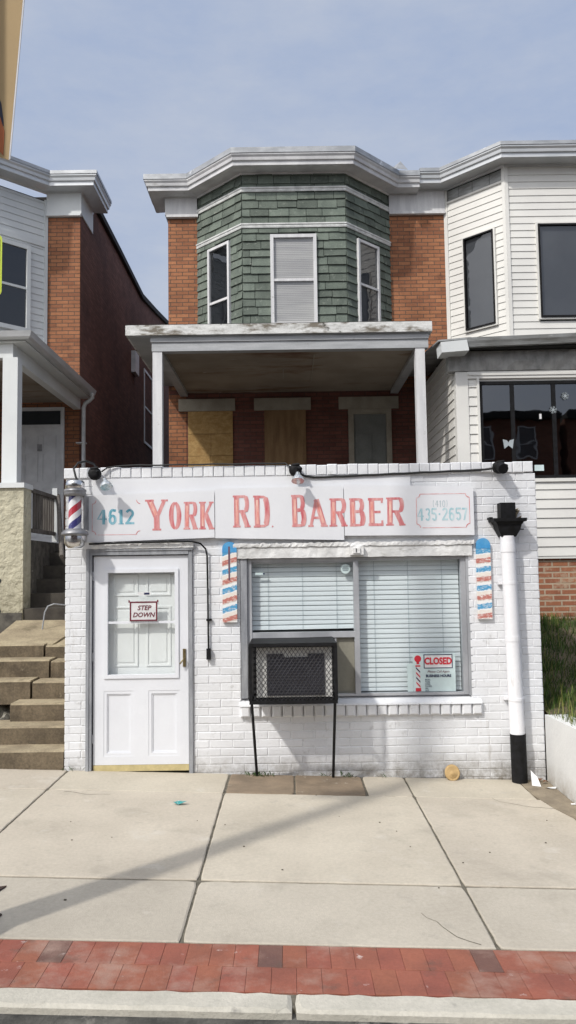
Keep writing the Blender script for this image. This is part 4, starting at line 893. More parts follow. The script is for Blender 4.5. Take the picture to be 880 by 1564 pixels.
B = MB(); B.fb(FH, -2.04, -1.52, .0, .05, 8.12, 8.42); B.fb(FH, -2.055, -1.50, .0, .075, 8.075, 8.12); B.box(-2.08, -2.0405, DH - .05, DH + 1.0, 8.12, 8.42); B.build('frieze', 'wood_white', house); B = MB(); B.fb(FH, 1.85, 2.35, .0, .05, 8.12, 8.42); B.fb(FH, 1.85, 2.35, .0, .075, 8.075, 8.12)
B.build('frieze', 'wood_white', house)
B = MB(); B.add([(1.90, 13.0, 8.62), (2.12, 13.05, 8.62), (2.0, 13.1, 8.80), (1.88, 13.2, 8.74)], [(0, 1, 2), (0, 2, 3)]); B.build('loose_flashing', 'roofmetal', house, label='torn metal flashing curling up at roof edge')
# porch roof
B = MB(); sweep(B, [(-2.03 + .0, DH - .03), (-2.03, 10.80), (1.90, 10.80), (1.90, DH - .03)], [(-.12, 5.10), (.15, 5.10), (.15, 5.235), (-.12, 5.235)])
# fascia as straight boards
B = MB(); B.box(-2.18, 2.0, 10.645, 10.675, 5.100, 5.240).box(-2.18, -2.15, 10.675, DH, 5.10, 5.238).box(1.97, 2.0, 10.675, DH, 5.10, 5.238); B.build('porch_fascia', 'fascia', house)
MB().hexa([(-2.17, 10.655, 5.236), (1.995, 10.655, 5.236), (1.995, DH, 5.33), (-2.17, DH, 5.33), (-2.17, 10.655, 5.250), (1.995, 10.655, 5.250), (1.995, DH, 5.40), (-2.17, DH, 5.40)]).build('porch_roof', 'tar', house)
MB().box(-2.15, 1.97, 10.675, DH, 5.09, 5.098).build('eave_soffit', 'wood_grey', house)
B = MB(); B.box(-1.835, 1.955, 10.72, 10.86, 4.895, 5.089).box(-1.85, 1.96, 10.70, 10.72, 5.02, 5.088).box(-1.83, -1.70, 10.861, DH - .012, 4.90, 5.088).box(1.80, 1.93, 10.861, DH - .012, 4.90, 5.088); B.build('porch_beam', 'wood_grey', house)
B = MB(); B.box(-1.70, 1.80, 10.861, DH - .012, 4.955, 4.975)
B.build('porch_ceiling', 'ceiling', house)
MB().box(-.05, -.035, 12.0, 12.6, 4.945, 4.9545).box(.4, .415, 11.2, 12.9, 4.946, 4.9545).build('ceiling_batten', 'lintel', house)
for (a, b) in ((-1.825, -1.695), (1.775, 1.905)):
    MB().box(a, b, 10.73, 10.86, 2.6, 4.895).build('porch_post', 'wood_white', house)
MB().box(-2.03, 2.0, 10.7, DH, 2.35, 2.62).build('porch_floor', 'darkwood', house)
MB().box(-2.03, 2.34, 10.9, 11.1, -.3, 2.35).build('porch_foundation', 'brick_red', house)
B = MB()
for (a, b) in ((-1.86, -.885), (-.56, .42), (.90, 1.93)): B.fb(FH, a, b, .011, .05, 4.635, 4.845)
B.build('stone_lintel', 'lintel', house)
B = MB(); B.fb(FH, -1.70, -.93, .012, .035, 4.24, 4.632); B.fb(FH, -1.70, -1.31, .012, .030, 3.86, 4.235); B.fb(FH, -1.305, -.93, .012, .030, 3.86, 4.235); B.fb(FH, -1.70, -1.32, .012, .03, 3.1, 3.855); B.fb(FH, -1.315, -.93, .012, .03, 3.1, 3.855); B.build('boarded_window', 'ply', house, 'window boarded over with yellow particle board')
B = MB(); B.fb(FH, -.385, .33, .012, .04, 3.0, 4.632); B.build('boarded_doorway', 'ply2', house, 'narrow opening covered by brown plywood')
B = MB(); framed(B, FH, 1.06, 1.80, 2.65, 4.632, .012, .06, .09); pd = B.build('front_door', 'lintel', house)  # frame shares the lintel colour, its porch shade painted in
B = MB(); B.fb(FH, 1.15, 1.71, .012, .03, 2.7, 4.54); framed(B, FH, 1.18, 1.45, 2.9, 4.25, .03, .04, .04); framed(B, FH, 1.47, 1.69, 2.9, 4.25, .03, .04, .03); B.build('door_leaf', 'inner_wall', pd)

# ================================================================== RIGHT HOUSE
rh = T('row_house', (4.5, DH, 0), 'right hand house in cream vinyl siding with enclosed porch and dark windows', 'house')
MB().box(2.35, 6.9, DH, DH + 11, -.3, 8.42).build('front_wall', 'brick_red', rh)
P2, FR = bay(rh, 2.84, 6.35, .83, 5.0, 8.60, 'siding')
sl2 = math.hypot(.83, .83); fl2 = 3.51 - 1.66
w1 = (.38, .95, 5.90, 7.50); w2 = (.50, 1.45, 5.93, 7.50)
B = MB(); lap(B, FR[0], .06, sl2 - .045, 5.05, 8.26, .118, [w1], t=.016); lap(B, FR[1], .045, fl2, 5.05, 8.55, .118, [w2], t=.016); lap(B, FR[2], 0, sl2, 5.05, 8.55, .118, [], t=.016)
B.build('vinyl_siding', 'siding', rh)
B = MB(); B.fb(FR[0], -.01, .06, 0, .03, 5.0, 8.50); B.fb(FR[0], sl2 - .045, sl2 + .012, 0, .032, 5.0, 8.56); B.fb(FR[1], -.012, .045, 0, .031, 5.0, 8.56); B.fb(FR[0], .062, sl2 - .05, 0, .025, 8.245, 8.28)
B.build('corner_trim', 'siding', rh)
B = MB(); lap(B, FR[0], .07, sl2 - .05, 8.285, 8.47, .19, [], t=.012, pw=.3, cv=.1); B.build('grey_shingle_strip', 'gutter_old', rh)
window(FR[0], *w1, rh, 'black', 'pane_dark', w=.067, fw=.025, mid=False, backm='grey_room', label='tall narrow dark storm window in the angled bay side')
window(FR[1], *w2, rh, 'black', 'pane_dark', w=.067, fw=.03, mid=False, backm='grey_room', label='wide dark storm window in the bay front')
B = MB()
framed(B, FR[0], w1[0] - .03, w1[1] + .03, w1[2] - .03, w1[3] + .03, 0, .05, .03); framed(B, FR[1], w2[0] - .03, w2[1] + .03, w2[2] - .03, w2[3] + .03, 0, .05, .03); B.build('window_casing', 'siding', rh)
cornice(rh, [(2.352, DH)] + P2 + [(6.9, DH)], dz=.07, m='gutter')
B = MB(); B.fb(FH, 2.352, 2.83, .0, .049, 8.12, 8.485); B.fb(FH, 2.352, 2.83, .0, .074, 8.075, 8.12); B.build('frieze', 'wood_white', rh)
MB().box(2.36, 6.9, DH + .02, DH + 11, 8.5, 8.68).build('roof', 'tar', rh)
# enclosed porch
YP = 10.65; FP = Fr((0, YP), (1, 0)); x0 = 2.305
wh = (2.61, 5.3, 3.06, 4.395)
B = MB(); walled(B, FP, x0 + .01, 6.8, 2.0, 4.9, -.12, -.005, [wh]); B.box(x0 + .01, x0 + .12, YP + .121, DH - .01, 2.0, 4.95); B.build('porch_wall', 'siding', rh)
B = MB(); lap(B, FP, x0 + .16, 6.7, 2.02, 4.44, .1275, [wh], t=.02)
FS = Fr((x0, DH - .02), (0, -1)); lap(B, FS, 0, DH - YP - .14, 2.02, 4.9, .1275, [], t=.02); B.build('porch_siding', 'siding', rh)
B = MB(); B.fb(FP, x0 - .012, x0 + .155, -.1, .026, 2.0, 4.52); B.fb(FP, wh[0] - .035, wh[0], -.02, .032, wh[2], 4.43); B.fb(FP, x0 + .155, 6.7, -.01, .032, 4.43, 4.525); B.fb(FP, x0 + .16, 6.7, -.01, .045, 4.47, 4.50)
B.fb(FP, wh[0] - .02, wh[1], -.02, .036, wh[2] - .045, wh[2]).fb(FP, x0, 6.7, -.1, .012, 1.985, 2.02); B.build('porch_trim', 'siding', rh)
B = MB(); framed(B, FP, wh[0], wh[1], wh[2], wh[3], -.06, .004, .045)
for u in (3.06, 3.62, 4.5): B.fb(FP, u - .025, u + .025, -.05, .0, wh[2] + .045, wh[3] - .045)
B.fb(FP, 3.30, 3.55, -.05, -.03, 3.17, 3.18)
pw_ = B.build('porch_window', 'black', rh)
MB().quad(FP(wh[0] + .04, -.02, wh[2] + .04), FP(wh[1] - .04, -.02, wh[2] + .04), FP(wh[1] - .04, -.02, wh[3] - .04), FP(wh[0] + .04, -.02, wh[3] - .04)).build('pane', MT['pane_storm'], pw_)
MB().box(2.45, 6.6, YP + 1.6, YP + 1.65, 2.1, 4.85).build('porch_interior', 'room', rh)
# butterfly, snowflakes, switch-like card
B = MB(); cx, cz = 2.985, 3.535
B.prism([(cx, YP - .002, cz - .02), (cx - .055, YP - .002, cz - .065), (cx - .075, YP - .002, cz + .065), (cx - .02, YP - .002, cz + .05), (cx, YP - .002, cz + .02), (cx + .02, YP - .002, cz + .05), (cx + .075, YP - .002, cz + .065), (cx + .055, YP - .002, cz - .065)], (0, .002, 0))
B.build('paper_butterfly', 'snow', None, 'white paper butterfly stuck to the dark porch window', 'decoration', loc=(cx, YP, cz))
def flake(cx, cz, r, label):
    B = MB()
    for k in range(6):
        a = PI * k / 3 + .2; d = Vector((math.cos(a), 0, math.sin(a))); n = Vector((-d.z, 0, d.x)); c = Vector((cx, YP - .003 - .0004 * k, cz))
        q = [c - n * .006, c + d * r - n * .006, c + d * r + n * .006, c + n * .006]; B.add(q, [(0, 1, 2, 3)])
        for f, l in ((.55, .35), (.8, .25)):
            for s in (1, -1):
                e = c + d * r * f; g = e + (d * .5 + n * s).normalized() * r * l; B.add([e - n * .004, g, g + d * .008, e + d * .01], [(0, 1, 2, 3)])
    B.build('paper_snowflake', 'snow', None, label, 'decoration', 'snowflakes on the porch window', loc=(cx, YP, cz))
flake(3.605, 3.99, .048, 'lower of two white paper snowflakes on the porch window'); flake(3.775, 4.18, .048, 'upper white paper snowflake at the right end of porch window')
sticker('window_card', 3.325, 3.45, 3.165, 3.245, YP - .001, 'paper_blue', 'pale blue card low in the dark porch window'); sticker('window_tag', 3.415, 3.445, 3.87, 3.94, YP - .001, 'paper', 'tiny white tag high in the dark porch window')
# beam wrap, gutter
B = MB(); A = []; n = 30
for i in range(n + 1):
    x = 2.20 + 4.5 * i / n; A += [(x, YP - .03 + R.uniform(-.012, .012), 4.535 + R.uniform(-.006, .006)), (x, YP - .05 + R.uniform(-.015, .015), 4.66), (x, YP - .04 + R.uniform(-.012, .012), 4.80), (x, YP + .12, 4.83), (x, YP + .12, 4.53)]
B.add(A, [(i * 5 + j, i * 5 + (j + 1) % 5, (i + 1) * 5 + (j + 1) % 5, (i + 1) * 5 + j) for i in range(n) for j in range(5)] + [(0, 1, 2, 3, 4)]); B.build('wrapped_beam', 'wrap', rh)
YG = 10.35
B = MB(); A = []; prof = [(.0, .0), (-.07, .0), (-.085, .04), (-.10, .07), (-.11, .115), (-.095, .115), (-.09, .08), (0, .02)]
for x, z in ((2.40, 4.80), (6.8, 4.93)): A += [(x, YG + .1 + a, z + b) for a, b in prof]
k = len(prof); B.add(A, [(j, (j + 1) % k, k + (j + 1) % k, k + j) for j in range(k)] + [tuple(range(k)), tuple(range(2 * k - 1, k - 1, -1))]); B.build('gutter', 'gutter_old', rh)
MB().hexa([(2.40, YG + .10, 4.80), (6.8, YG + .10, 4.86), (6.8, YP + .1, 4.86), (2.40, YP + .1, 4.82), (2.40, YG + .10, 4.93), (6.8, YG + .10, 5.05), (6.8, DH, 5.30), (2.40, DH, 5.26)]).build('porch_roof', 'tar', rh)
MB().hexa([(2.06, YG - .02, 4.715), (2.42, YG - .02, 4.74), (2.42, YG + .3, 4.74), (2.06, YG + .3, 4.715), (2.05, YG - .02, 4.855), (2.395, YG - .02, 4.885), (2.395, YG + .3, 4.885), (2.05, YG + .3, 4.855)]).build('eave_end_box', 'siding_white', rh, label='white boxed end of the sagging porch eave')
MB().hexa([(2.02, YG + .0, 4.87), (2.45, YG + .0, 4.90), (2.45, DH, 5.2), (2.02, DH, 5.2), (2.02, YG + .0, 4.89), (2.45, YG + .0, 4.925), (2.45, DH, 5.27), (2.02, DH, 5.27)]).build('eave_flashing', 'gutter_old', rh)
MB().fb(FP, x0 + .03, 6.7, -.15, -.03, -.3, 1.985).build('foundation', 'brick_found', rh)
MB().box(x0 + .03, x0 + .13, YP + .16, DH, -.3, 1.98).build('foundation_side', 'brick_found', rh)

# retaining wall
B = MB()
B.hexa([(2.335, 6.0, -.25), (2.50, 6.0, -.25), (2.56, 7.49, -.25), (2.348, 7.49, -.25), (2.335, 6.0, .565), (2.50, 6.0, .56), (2.56, 7.49, .515), (2.348, 7.49, .515)])
B.box(2.50, 9, 6.0, 6.16, -.4, .55)
B.build('retaining_wall', 'retain', None, 'low white painted concrete retaining wall holding the grass bank', 'retaining wall', loc=(2.42, 6.75, -.1))

# ================================================================== LEFT HOUSE
lh = T('row_house', (-5.8, DH, 0), 'left hand brick house with white siding bay, white door and porch', 'house')
MB().box(-8.4, -3.58, DH, DH + 10.5, -.3, 8.38).build('front_wall', 'brick_red', lh)
# stepped side wall
B = MB(); pr = [(DH + .01, -.3), (DH + 10.5, -.3), (DH + 10.5, 9.40), (21.3, 8.95), (19.3, 8.64), (16.7, 8.70), (DH + .01, 8.42)]
pr = [(DH + .01, -.3), (DH + 10.5, -.3), (DH + 10.5, 9.40), (21.3, 8.95), (19.3, 8.66), (16.7, 8.72), (14.65, 8.74), (DH + .01, 8.60)]
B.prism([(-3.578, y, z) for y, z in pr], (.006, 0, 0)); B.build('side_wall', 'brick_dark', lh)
B = MB()
for (ya, za), (yb, zb_) in zip(pr[2:-1], pr[3:]): B.hexa([(-3.9, ya, za - .02), (-3.50, ya, za - .02), (-3.50, yb, zb_ - .02), (-3.9, yb, zb_ - .02), (-3.9, ya, za + .10), (-3.50, ya, za + .10), (-3.50, yb, zb_ + .10), (-3.9, yb, zb_ + .10)])
B.build('roof_edge', 'tar', lh); MB().box(-8.4, -3.6, DH + .2, DH + 10.4, 8.36, 8.6).build('roof', 'tar', lh)
P3, FL = bay(lh, -7.75, -4.16, .80, 5.0, 8.42, 'siding')
sl3 = math.hypot(.8, .8); w3 = (.10, .80, 5.98, 7.50); w3f = (.5, 1.5, 5.98, 7.5)
B = MB(); lap(B, FL[2], .05, sl3 - .06, 5.05, 8.40, .118, [w3], t=.016); lap(B, FL[1], 0, 1.99, 5.05, 8.4, .118, [w3f], t=.016); lap(B, FL[0], 0, sl3, 5.05, 8.4, .118, [], t=.016); B.build('vinyl_siding', 'siding_white', lh)
B = MB(); B.fb(FL[2], sl3 - .06, sl3 + .0, 0, .03, 5.0, 8.42).fb(FL[2], -.01, .05, 0, .03, 5.0, 8.42).fb(FL[2], .05, sl3 - .061, 0, .032, 7.57, 7.66); B.build('corner_trim', 'siding_white', lh)
window(FL[2], *w3, lh, 'siding_white', 'pane_dark', w=.067, fw=.07, label='white framed double hung window in angled bay side'); window(FL[1], *w3f, lh, 'siding_white', 'pane_dark', w=.067, fw=.07, label='front bay window beyond the left edge')
cornice(lh, [(-8.4, DH)] + P3 + [(-3.578, DH), (-3.578, DH + .8)], dz=.12, m='gutter')
B = MB(); B.fb(FH, -4.16, -3.572, 0, .05, 8.17, 8.54); B.fb(FH, -4.16, -3.56, 0, .075, 8.13, 8.17); B.box(-3.572, -3.55, DH - .05, DH + .8, 8.17, 8.54); B.build('frieze', 'siding_white', lh)
# porch
YL = 10.07; B = MB()
prof = [(0, 4.915), (.06, 4.915), (.09, 4.94), (.10, 4.97), (.115, 5.01), (.10, 5.01), (0, 4.99)]
sweep(B, [(-8.4, YL + .1), (-3.385, YL + .1), (-3.385, DH - .05)], prof); B.build('gutter', 'gutter', lh)
B = MB(); B.hexa([(-8.4, YL + .10, 4.89), (-3.385, YL + .10, 4.89), (-3.385, DH, 4.89), (-8.4, DH, 4.89), (-8.4, YL + .10, 4.91), (-3.385, YL + .10, 4.91), (-3.385, DH, 4.91), (-8.4, DH, 4.91)]); B.build('porch_soffit', 'siding_white', lh)
MB().hexa([(-8.4, YL + .1, 4.985), (-3.39, YL + .1, 4.985), (-3.39, DH, 5.02), (-8.4, DH, 5.30), (-8.4, YL + .1, 5.0), (-3.39, YL + .1, 5.0), (-3.39, DH, 5.05), (-8.4, DH, 5.33)]).build('porch_roof', 'gutter_old', lh)
MB().box(-8.3, -3.56, 10.22, 10.36, 4.70, 4.889).box(-3.68, -3.56, 10.361, DH - .01, 4.70, 4.889).build('porch_beam', 'siding_white', lh)
MB().box(-8.3, -3.69, 10.37, DH - .01, 4.83, 4.85).build('porch_ceiling', 'ceiling', lh)
MB().box(-3.685, -3.49, 10.20, 10.38, 3.04, 4.70).build('porch_post', 'siding_white', lh)
MB().box(-8.4, -3.56, 10.38, DH, 2.1, 2.33).build('porch_floor', 'darkwood', lh)
B = MB(); B.box(-8.4, -3.33, 10.0, 10.30, .8, 2.965); B.build('stucco_porch_wall', 'stucco', lh)
B = MB()
for (x, z) in ((-3.635, 1.80), (-3.635, 1.42)): B.tube([(x, 9.994, z), (x, 10.05, z)], .035, 10)
B.build('drain_hole', 'room', lh)
MB().box(-8.4, -3.335, 9.985, 9.999, 1.0, 1.40).build('dark_wall_base', 'mottled', lh)
MB().box(-8.4, -3.315, 9.97, 10.33, 2.967, 3.03).build('wall_cap', 'siding_white', lh)
MB().box(-3.9, -3.34, 10.301, DH, .8, 2.32).build('porch_base_side', 'mottled', lh)
B = MB(); B.box(-3.36, -3.31, 10.34, 11.35, 2.94, 2.99).box(-3.355, -3.315, 10.34, 11.35, 2.42, 2.47)
y = 10.42
while y < 11.3: B.box(-3.350, -3.322, y, y + .03, 2.47, 2.94); y += .105
B.build('porch_railing', 'darkwood', lh)
B = MB(); B.box(-3.37, -3.30, 11.35, 11.43, 2.33, 3.1); B.build('newel_post', 'siding_white', lh)
B = MB(); B.tube([(-3.30, 11.4, 3.0), (-2.9, 10.2, 2.1)], .03, 6); B.build('stair_handrail', 'darkwood', lh)
FHl = Fr((0, DH), (1, 0))
B = MB(); framed(B, FHl, -4.66, -3.83, 2.33, 4.74, .0, .05, .06); B.fb(FHl, -4.60, -3.89, .0, .04, 4.38, 4.44); dr = B.build('door_frame', 'leftdoor', lh)
MB().fb(FHl, -4.60, -3.89, .01, .02, 4.44, 4.68).build('transom_pane', MT['room'], dr)
B = MB(); B.fb(FHl, -4.60, -3.89, .0, .025, 2.35, 4.38)
for (a, b, c, d) in ((-4.52, -4.28, 3.45, 3.95), (-4.21, -3.97, 3.45, 3.95), (-4.52, -4.28, 4.02, 4.26), (-4.21, -3.97, 4.02, 4.26), (-4.52, -4.28, 2.5, 3.35), (-4.21, -3.97, 2.5, 3.35)): framed(B, FHl, a, b, c, d, .025, .034, .018)
ld = B.build('front_door', 'leftdoor', lh)
MB().fb(FHl, -4.29, -4.21, .036, .04, 3.98, 4.10).build('door_knocker', 'pewter', ld)
B = MB(); B.tube([(-3.30, 13.35, 4.93), (-3.30, 13.38, 4.86), (-3.36, 13.40, 4.81), (-3.43, 13.42, 4.77), (-3.46, 13.43, 4.70), (-3.46, 13.43, 2.4)], .035, 10); B.box(-3.58, -3.42, 13.38, 13.5, 4.08, 4.10); B.build('downspout', 'gutter', lh)
FLs = Fr((-3.572, DH), (0, 1))
window(FLs, 6.1, 7.3, 5.1, 7.0, lh, 'gutter', 'pane_dark', w=.02, fw=.06, label='tall side window far down the alley wall'); 
MB().fb(FLs, 4.5, 4.95, 0, .1, 6.5, 7.0).build('wall_vent', 'gutter', lh)
# steps
steps = T('concrete_steps', (-2.6, 8.2, 0), 'cracked brown concrete steps climbing along left side of the white shop', 'steps')
lv = [(7.50, .248), (7.78, .415), (8.06, .590), (8.34, .765), (8.62, .945), (8.90, 1.085)]
xL = [-3.3, -3.3, -2.80, -3.3, -3.3, -3.3]
BR = MB(); BT = MB()
def crackx(z): return -2.62 + .10 * math.sin(z * 9) + .07 * math.sin(z * 23)
for i, (y, z) in enumerate(lv):
    y2 = lv[i + 1][0] if i < 5 else 9.05
    z0_ = (lv[i - 1][1] if i else 0) - .05
    xs_ = [xL[i], -2.105]
    if i >= 3: cxk = crackx(z) - .05; segs = [(xL[i], cxk - .012, .0, .015), (cxk + .012, -2.105, .0, 0)]
    else: segs = [(xL[i], -2.105, 0, 0)]
    for (xa, xb, dy, dz) in segs:
        n = 12; jt = [R.uniform(-.006, .006) for _ in range(n + 1)]
        for k in range(n):
            a = xa + (xb - xa) * k / n; b = xa + (xb - xa) * (k + 1) / n
            BR.hexa([(a, y + dy + jt[k], z0_), (b, y + dy + jt[k + 1], z0_), (b, y2 + .1, z0_), (a, y2 + .1, z0_), (a, y + dy + jt[k], z + dz - .014), (b, y + dy + jt[k + 1], z + dz - .014), (b, y2 + .1, z + dz - .014), (a, y2 + .1, z + dz - .014)])
            BT.hexa([(a, y + dy + jt[k] + .012, z + dz - .0135), (b, y + dy + jt[k + 1] + .012, z + dz - .0135), (b, y2 + .1, z + dz - .0135), (a, y2 + .1, z + dz - .0135), (a, y + dy + jt[k] + .022, z + dz), (b, y + dy + jt[k + 1] + .022, z + dz), (b, y2 + .09, z + dz + .004), (a, y2 + .09, z + dz + .004)])
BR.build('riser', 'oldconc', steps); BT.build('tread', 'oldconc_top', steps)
B = MB(); B.hexa([(-3.4, 9.0, .7), (-2.66, 9.0, .7), (-2.60, 10.0, .8), (-3.4, 10.0, .8), (-3.4, 9.0, 1.095), (-2.66, 9.0, 1.09), (-2.50, 10.0, 1.30), (-3.4, 10.0, 1.31)])
B.hexa([(-2.64, 9.0, .7), (-2.105, 9.0, .7), (-2.105, 10.0, .8), (-2.48, 10.0, .8), (-2.64, 9.0, 1.08), (-2.105, 9.0, 1.08), (-2.105, 10.0, 1.27), (-2.48, 10.0, 1.27)])
B.build('landing', 'oldconc_top', steps)
MB().box(-3.3, -2.11, 7.52, 9.0, -.3, .16).build('step_base', 'oldconc', steps)
B = MB()
for i in range(5): B.box(-3.34, -2.11, 10.02 + i * .28, 10.4 + i * .28, 1.0, 1.45 + i * .18)
B.box(-3.34, -2.11, 11.4, DH + 9, .8, 2.2); B.build('alley_floor', 'alley', None, kind=ST_)
# rubble beside the steps
B = MB(); nx, ny = 14, 14; A = []
for j in range(ny + 1):
    for i in range(nx + 1):
        x = -3.25 + .42 * i / nx; y = 7.98 + .6 * j / ny
        A.append((x, y, .40 + (y - 7.98) * .60 - .08 - max(0, x + 3.05) * 1.3 + R.uniform(-.03, .03)))
B.add(A, [(j * (nx + 1) + i, j * (nx + 1) + i + 1, (j + 1) * (nx + 1) + i + 1, (j + 1) * (nx + 1) + i) for j in range(ny) for i in range(nx)])
B.prism([(-3.25, 7.98, .1), (-2.83, 7.98, .1), (-2.83, 7.98, .26), (-3.0, 7.98, .33), (-3.25, 7.98, .33)], (0, .3, 0))
B.build('rubble_bank', 'rubble', None, 'pale broken concrete rubble packed against left side of steps', 'rubble', loc=(-3.05, 8.2, .3))
B = MB(); B.tube([(-2.96, 9.6, 1.2), (-2.93, 9.6, 1.42), (-2.90, 9.62, 1.49), (-2.84, 9.66, 1.515), (-2.7, 9.8, 1.49), (-2.45, 10.0, 1.46)], .009, 8); B.build('handrail', 'alu_dark', None, 'bent pale metal rail standing at top of the steps', 'handrail', loc=(-2.96, 9.6, 1.2))

# ================================================================== STREET POLE, BANNER, SIGN
px_, py_ = -1.86, 4.0
sp = T('street_pole', (px_, py_, .06), 'dark street lamp pole standing at curb just past the left edge', 'street pole')
MB().tube([(px_, py_, .06), (px_, py_, 4.0), (px_, py_, 8.0)], .115, 16, r1=.055).build('shaft', 'pole_paint', sp)
MB().lathe(px_, py_, [(.20, .05), (.20, .12), (.17, .15), (.15, .45), (.11, .52)], 8, smooth=False).build('base', 'rust', sp)
MB().tube([(px_, py_, 7.9), (px_ + .05, py_ - .6, 8.3), (px_ + .05, py_ - 1.7, 8.4)], .03, 8).build('arm', 'pole_paint', sp)
MB().box(px_ - .1, px_ + .2, py_ - 2.2, py_ - 1.6, 8.33, 8.45).build('lamp_head', 'pole_paint', sp)
bn = T('banner', (px_ + .2, 4.1, 4.17), 'tan cloth banner with dark and rust print hanging from the street pole', 'banner')
YB = 4.25
def bx_at(z): return -1.515 + (z - 4.19) * .075
B = MB(); zt = 5.75
B.prism([(px_ + .06, YB, 4.27), (bx_at(4.17), YB, 4.165), (bx_at(zt), YB, zt), (px_ + .06, YB, zt)], (0, .006, 0)); B.build('cloth', 'banner', bn)
B = MB(); B.prism([(bx_at(4.17) + .001, YB - .001, 4.165), (bx_at(4.17) + .009, YB - .001, 4.17), (bx_at(zt) + .009, YB - .001, zt), (bx_at(zt) + .001, YB - .001, zt)], (0, .008, 0)); B.build('hem', 'banner_hem', bn)
B = MB(); pts = [(px_ + .07, 4.33), (-1.545, 4.36), (-1.548, 4.40), (-1.56, 4.49), (-1.59, 4.57), (-1.64, 4.62), (px_ + .07, 4.66)]
B.prism([(x, YB - .002, z) for x, z in pts], (0, .0015, 0)); B.build('dark_print', 'banner_dark', bn)
B = MB(); pts = [(px_ + .07, 4.30), (-1.60, 4.25), (-1.545, 4.19), (-1.540, 4.33), (-1.565, 4.41), (-1.60, 4.46), (px_ + .07, 4.50)]
B.prism([(x, YB - .004, z) for x, z in pts], (0, .0015, 0)); B.build('rust_print', 'banner_rust', bn)
MB().tube([(px_, 4.08, 4.27), (px_ + .28, YB - .0, 4.22)], .008, 6).tube([(px_, 4.08, 5.76), (px_ + .42, YB, 5.77)], .012, 6).build('banner_arm', 'pole_paint', bn)
sg = T('road_sign', (-1.85, 4.2, 3.39), 'yellow green road sign with dark rim on the street pole at left edge', 'road sign')
def rrect(x0, x1, z0, z1, r, y):
    return [(cx + r * math.cos(math.radians(a)), y, cz + r * math.sin(math.radians(a))) for cx, cz, a0 in ((x1 - r, z0 + r, 270), (x1 - r, z1 - r, 0), (x0 + r, z1 - r, 90), (x0 + r, z0 + r, 180)) for a in range(a0, a0 + 91, 18)]
YS = 4.22
MB().prism(rrect(-2.14, -1.536, 3.385, 3.73, .03, YS), (0, .004, 0)).build('plate', 'sign_yellow', sg)
MB().prism(rrect(-2.13, -1.546, 3.395, 3.72, .025, YS - .001), (0, .0008, 0)).build('black_rim', 'sign_black', sg)
MB().prism(rrect(-2.122, -1.554, 3.403, 3.712, .02, YS - .002), (0, .0008, 0)).build('sign_face', 'sign_yellow', sg)
MB().box(px_ - .02, px_ + .02, py_ + .05, YS + .003, 3.5, 3.6).build('bracket', 'pole_paint', sg)

# ================================================================== LITTER
def scrap(name, x, y, s, m, label, cat, group=None, n=7, h=.02, flat=False):
    B = MB(); z = zg(x) + .004; c = (x, y, z + h); A = [c]
    for k in range(n): a = 2 * PI * k / n; r = s * R.uniform(.6, 1.1); A.append((x + r * math.cos(a), y + r * .6 * math.sin(a), z + R.uniform(0, h * 1.2)))
    B.add(A, [(0, k + 1, (k + 1) % n + 1) for k in range(n)]); return B.build(name, m, None, label, cat, group, loc=(x, y, z))
scrap('wrapper', -.895, 6.50, .058, 'tealpaper', 'crumpled teal and white wrapper on the sidewalk before the door', 'wrapper')
B = MB(); cx, cz, r = 1.468, .012, .070; A = []; n = 28; ang = .35
prof = [(0, -.010), (.30, -.012), (.38, -.004), (.55, -.012), (.62, -.004), (.82, -.012), (.90, -.010), (1.0, .0), (.98, .012), (.85, .02), (0, .02)]
for rr, yy in prof:
    for k in range(n): A.append((cx + rr * r * math.cos(2 * PI * k / n), 7.44 + yy + .06 * (rr * math.sin(2 * PI * k / n)) * .35, cz + rr * r * math.sin(2 * PI * k / n)))
B.add(A, [(i * n + k, i * n + (k + 1) % n, (i + 1) * n + (k + 1) % n, (i + 1) * n + k) for i in range(len(prof) - 1) for k in range(n)], 1., True)
B.build('round_disc', 'lid', None, 'tan round disc leaning against base of white wall', 'disc', loc=(cx, 7.44, cz - .07))
B = MB(); B.add([(2.145, 7.28, -.07), (2.215, 7.24, -.07), (2.20, 7.30, .0), (2.16, 7.36, .045), (2.23, 7.33, -.068)], [(0, 1, 2, 3), (1, 4, 2)]); B.build('white_cup', 'paper', None, 'crushed white paper cup beside the black downspout boot', 'paper cup', loc=(2.18, 7.3, -.07))
scrap('paper_scrap', 2.285, 7.20, .05, 'paper', 'flat white paper scrap in dirt by retaining wall', 'paper scrap', 'paper scraps by the retaining wall', h=.012)
scrap('paper_scrap', 2.315, 6.72, .03, 'paper', 'tiny white scrap farther forward along foot of retaining wall', 'paper scrap', 'paper scraps by the retaining wall', h=.01)
for (x, y, s, lb) in ((2.24, 7.42, .06, 'brown dead leaf between white cup and retaining wall'), (2.29, 7.36, .035, 'small brown dead leaf closest to the retaining wall')): scrap('dead_leaf', x, y, s, 'leaf', lb, 'leaf', 'dead leaves by the retaining wall', h=.03)
B = MB()
for (cx, cy, n_, s) in ((-.27, 7.42, 46, .09), (-.33, 7.45, 24, .05), (.52, 7.46, 26, .05), (.30, 7.47, 8, .03), (.85, 7.47, 10, .03), (-2.0, 7.46, 10, .04)):
    for _ in range(n_):
        x = cx + R.gauss(0, s); y = cy + R.uniform(-.03, .03); z = zg(x); a = R.uniform(0, 2 * PI); h = R.uniform(.015, .05)
        B.add([(x, y, z), (x + .02 * math.cos(a), y + .02 * math.sin(a), z + h * .7), (x + .035 * math.cos(a + .4), y + .02 * math.sin(a), z + h)], [(0, 1, 2)])
B.build('weeds', 'weed', None, 'low green weeds sprouting along foot of the white wall', 'weeds', kind='stuff', loc=(0, 7.45, 0))
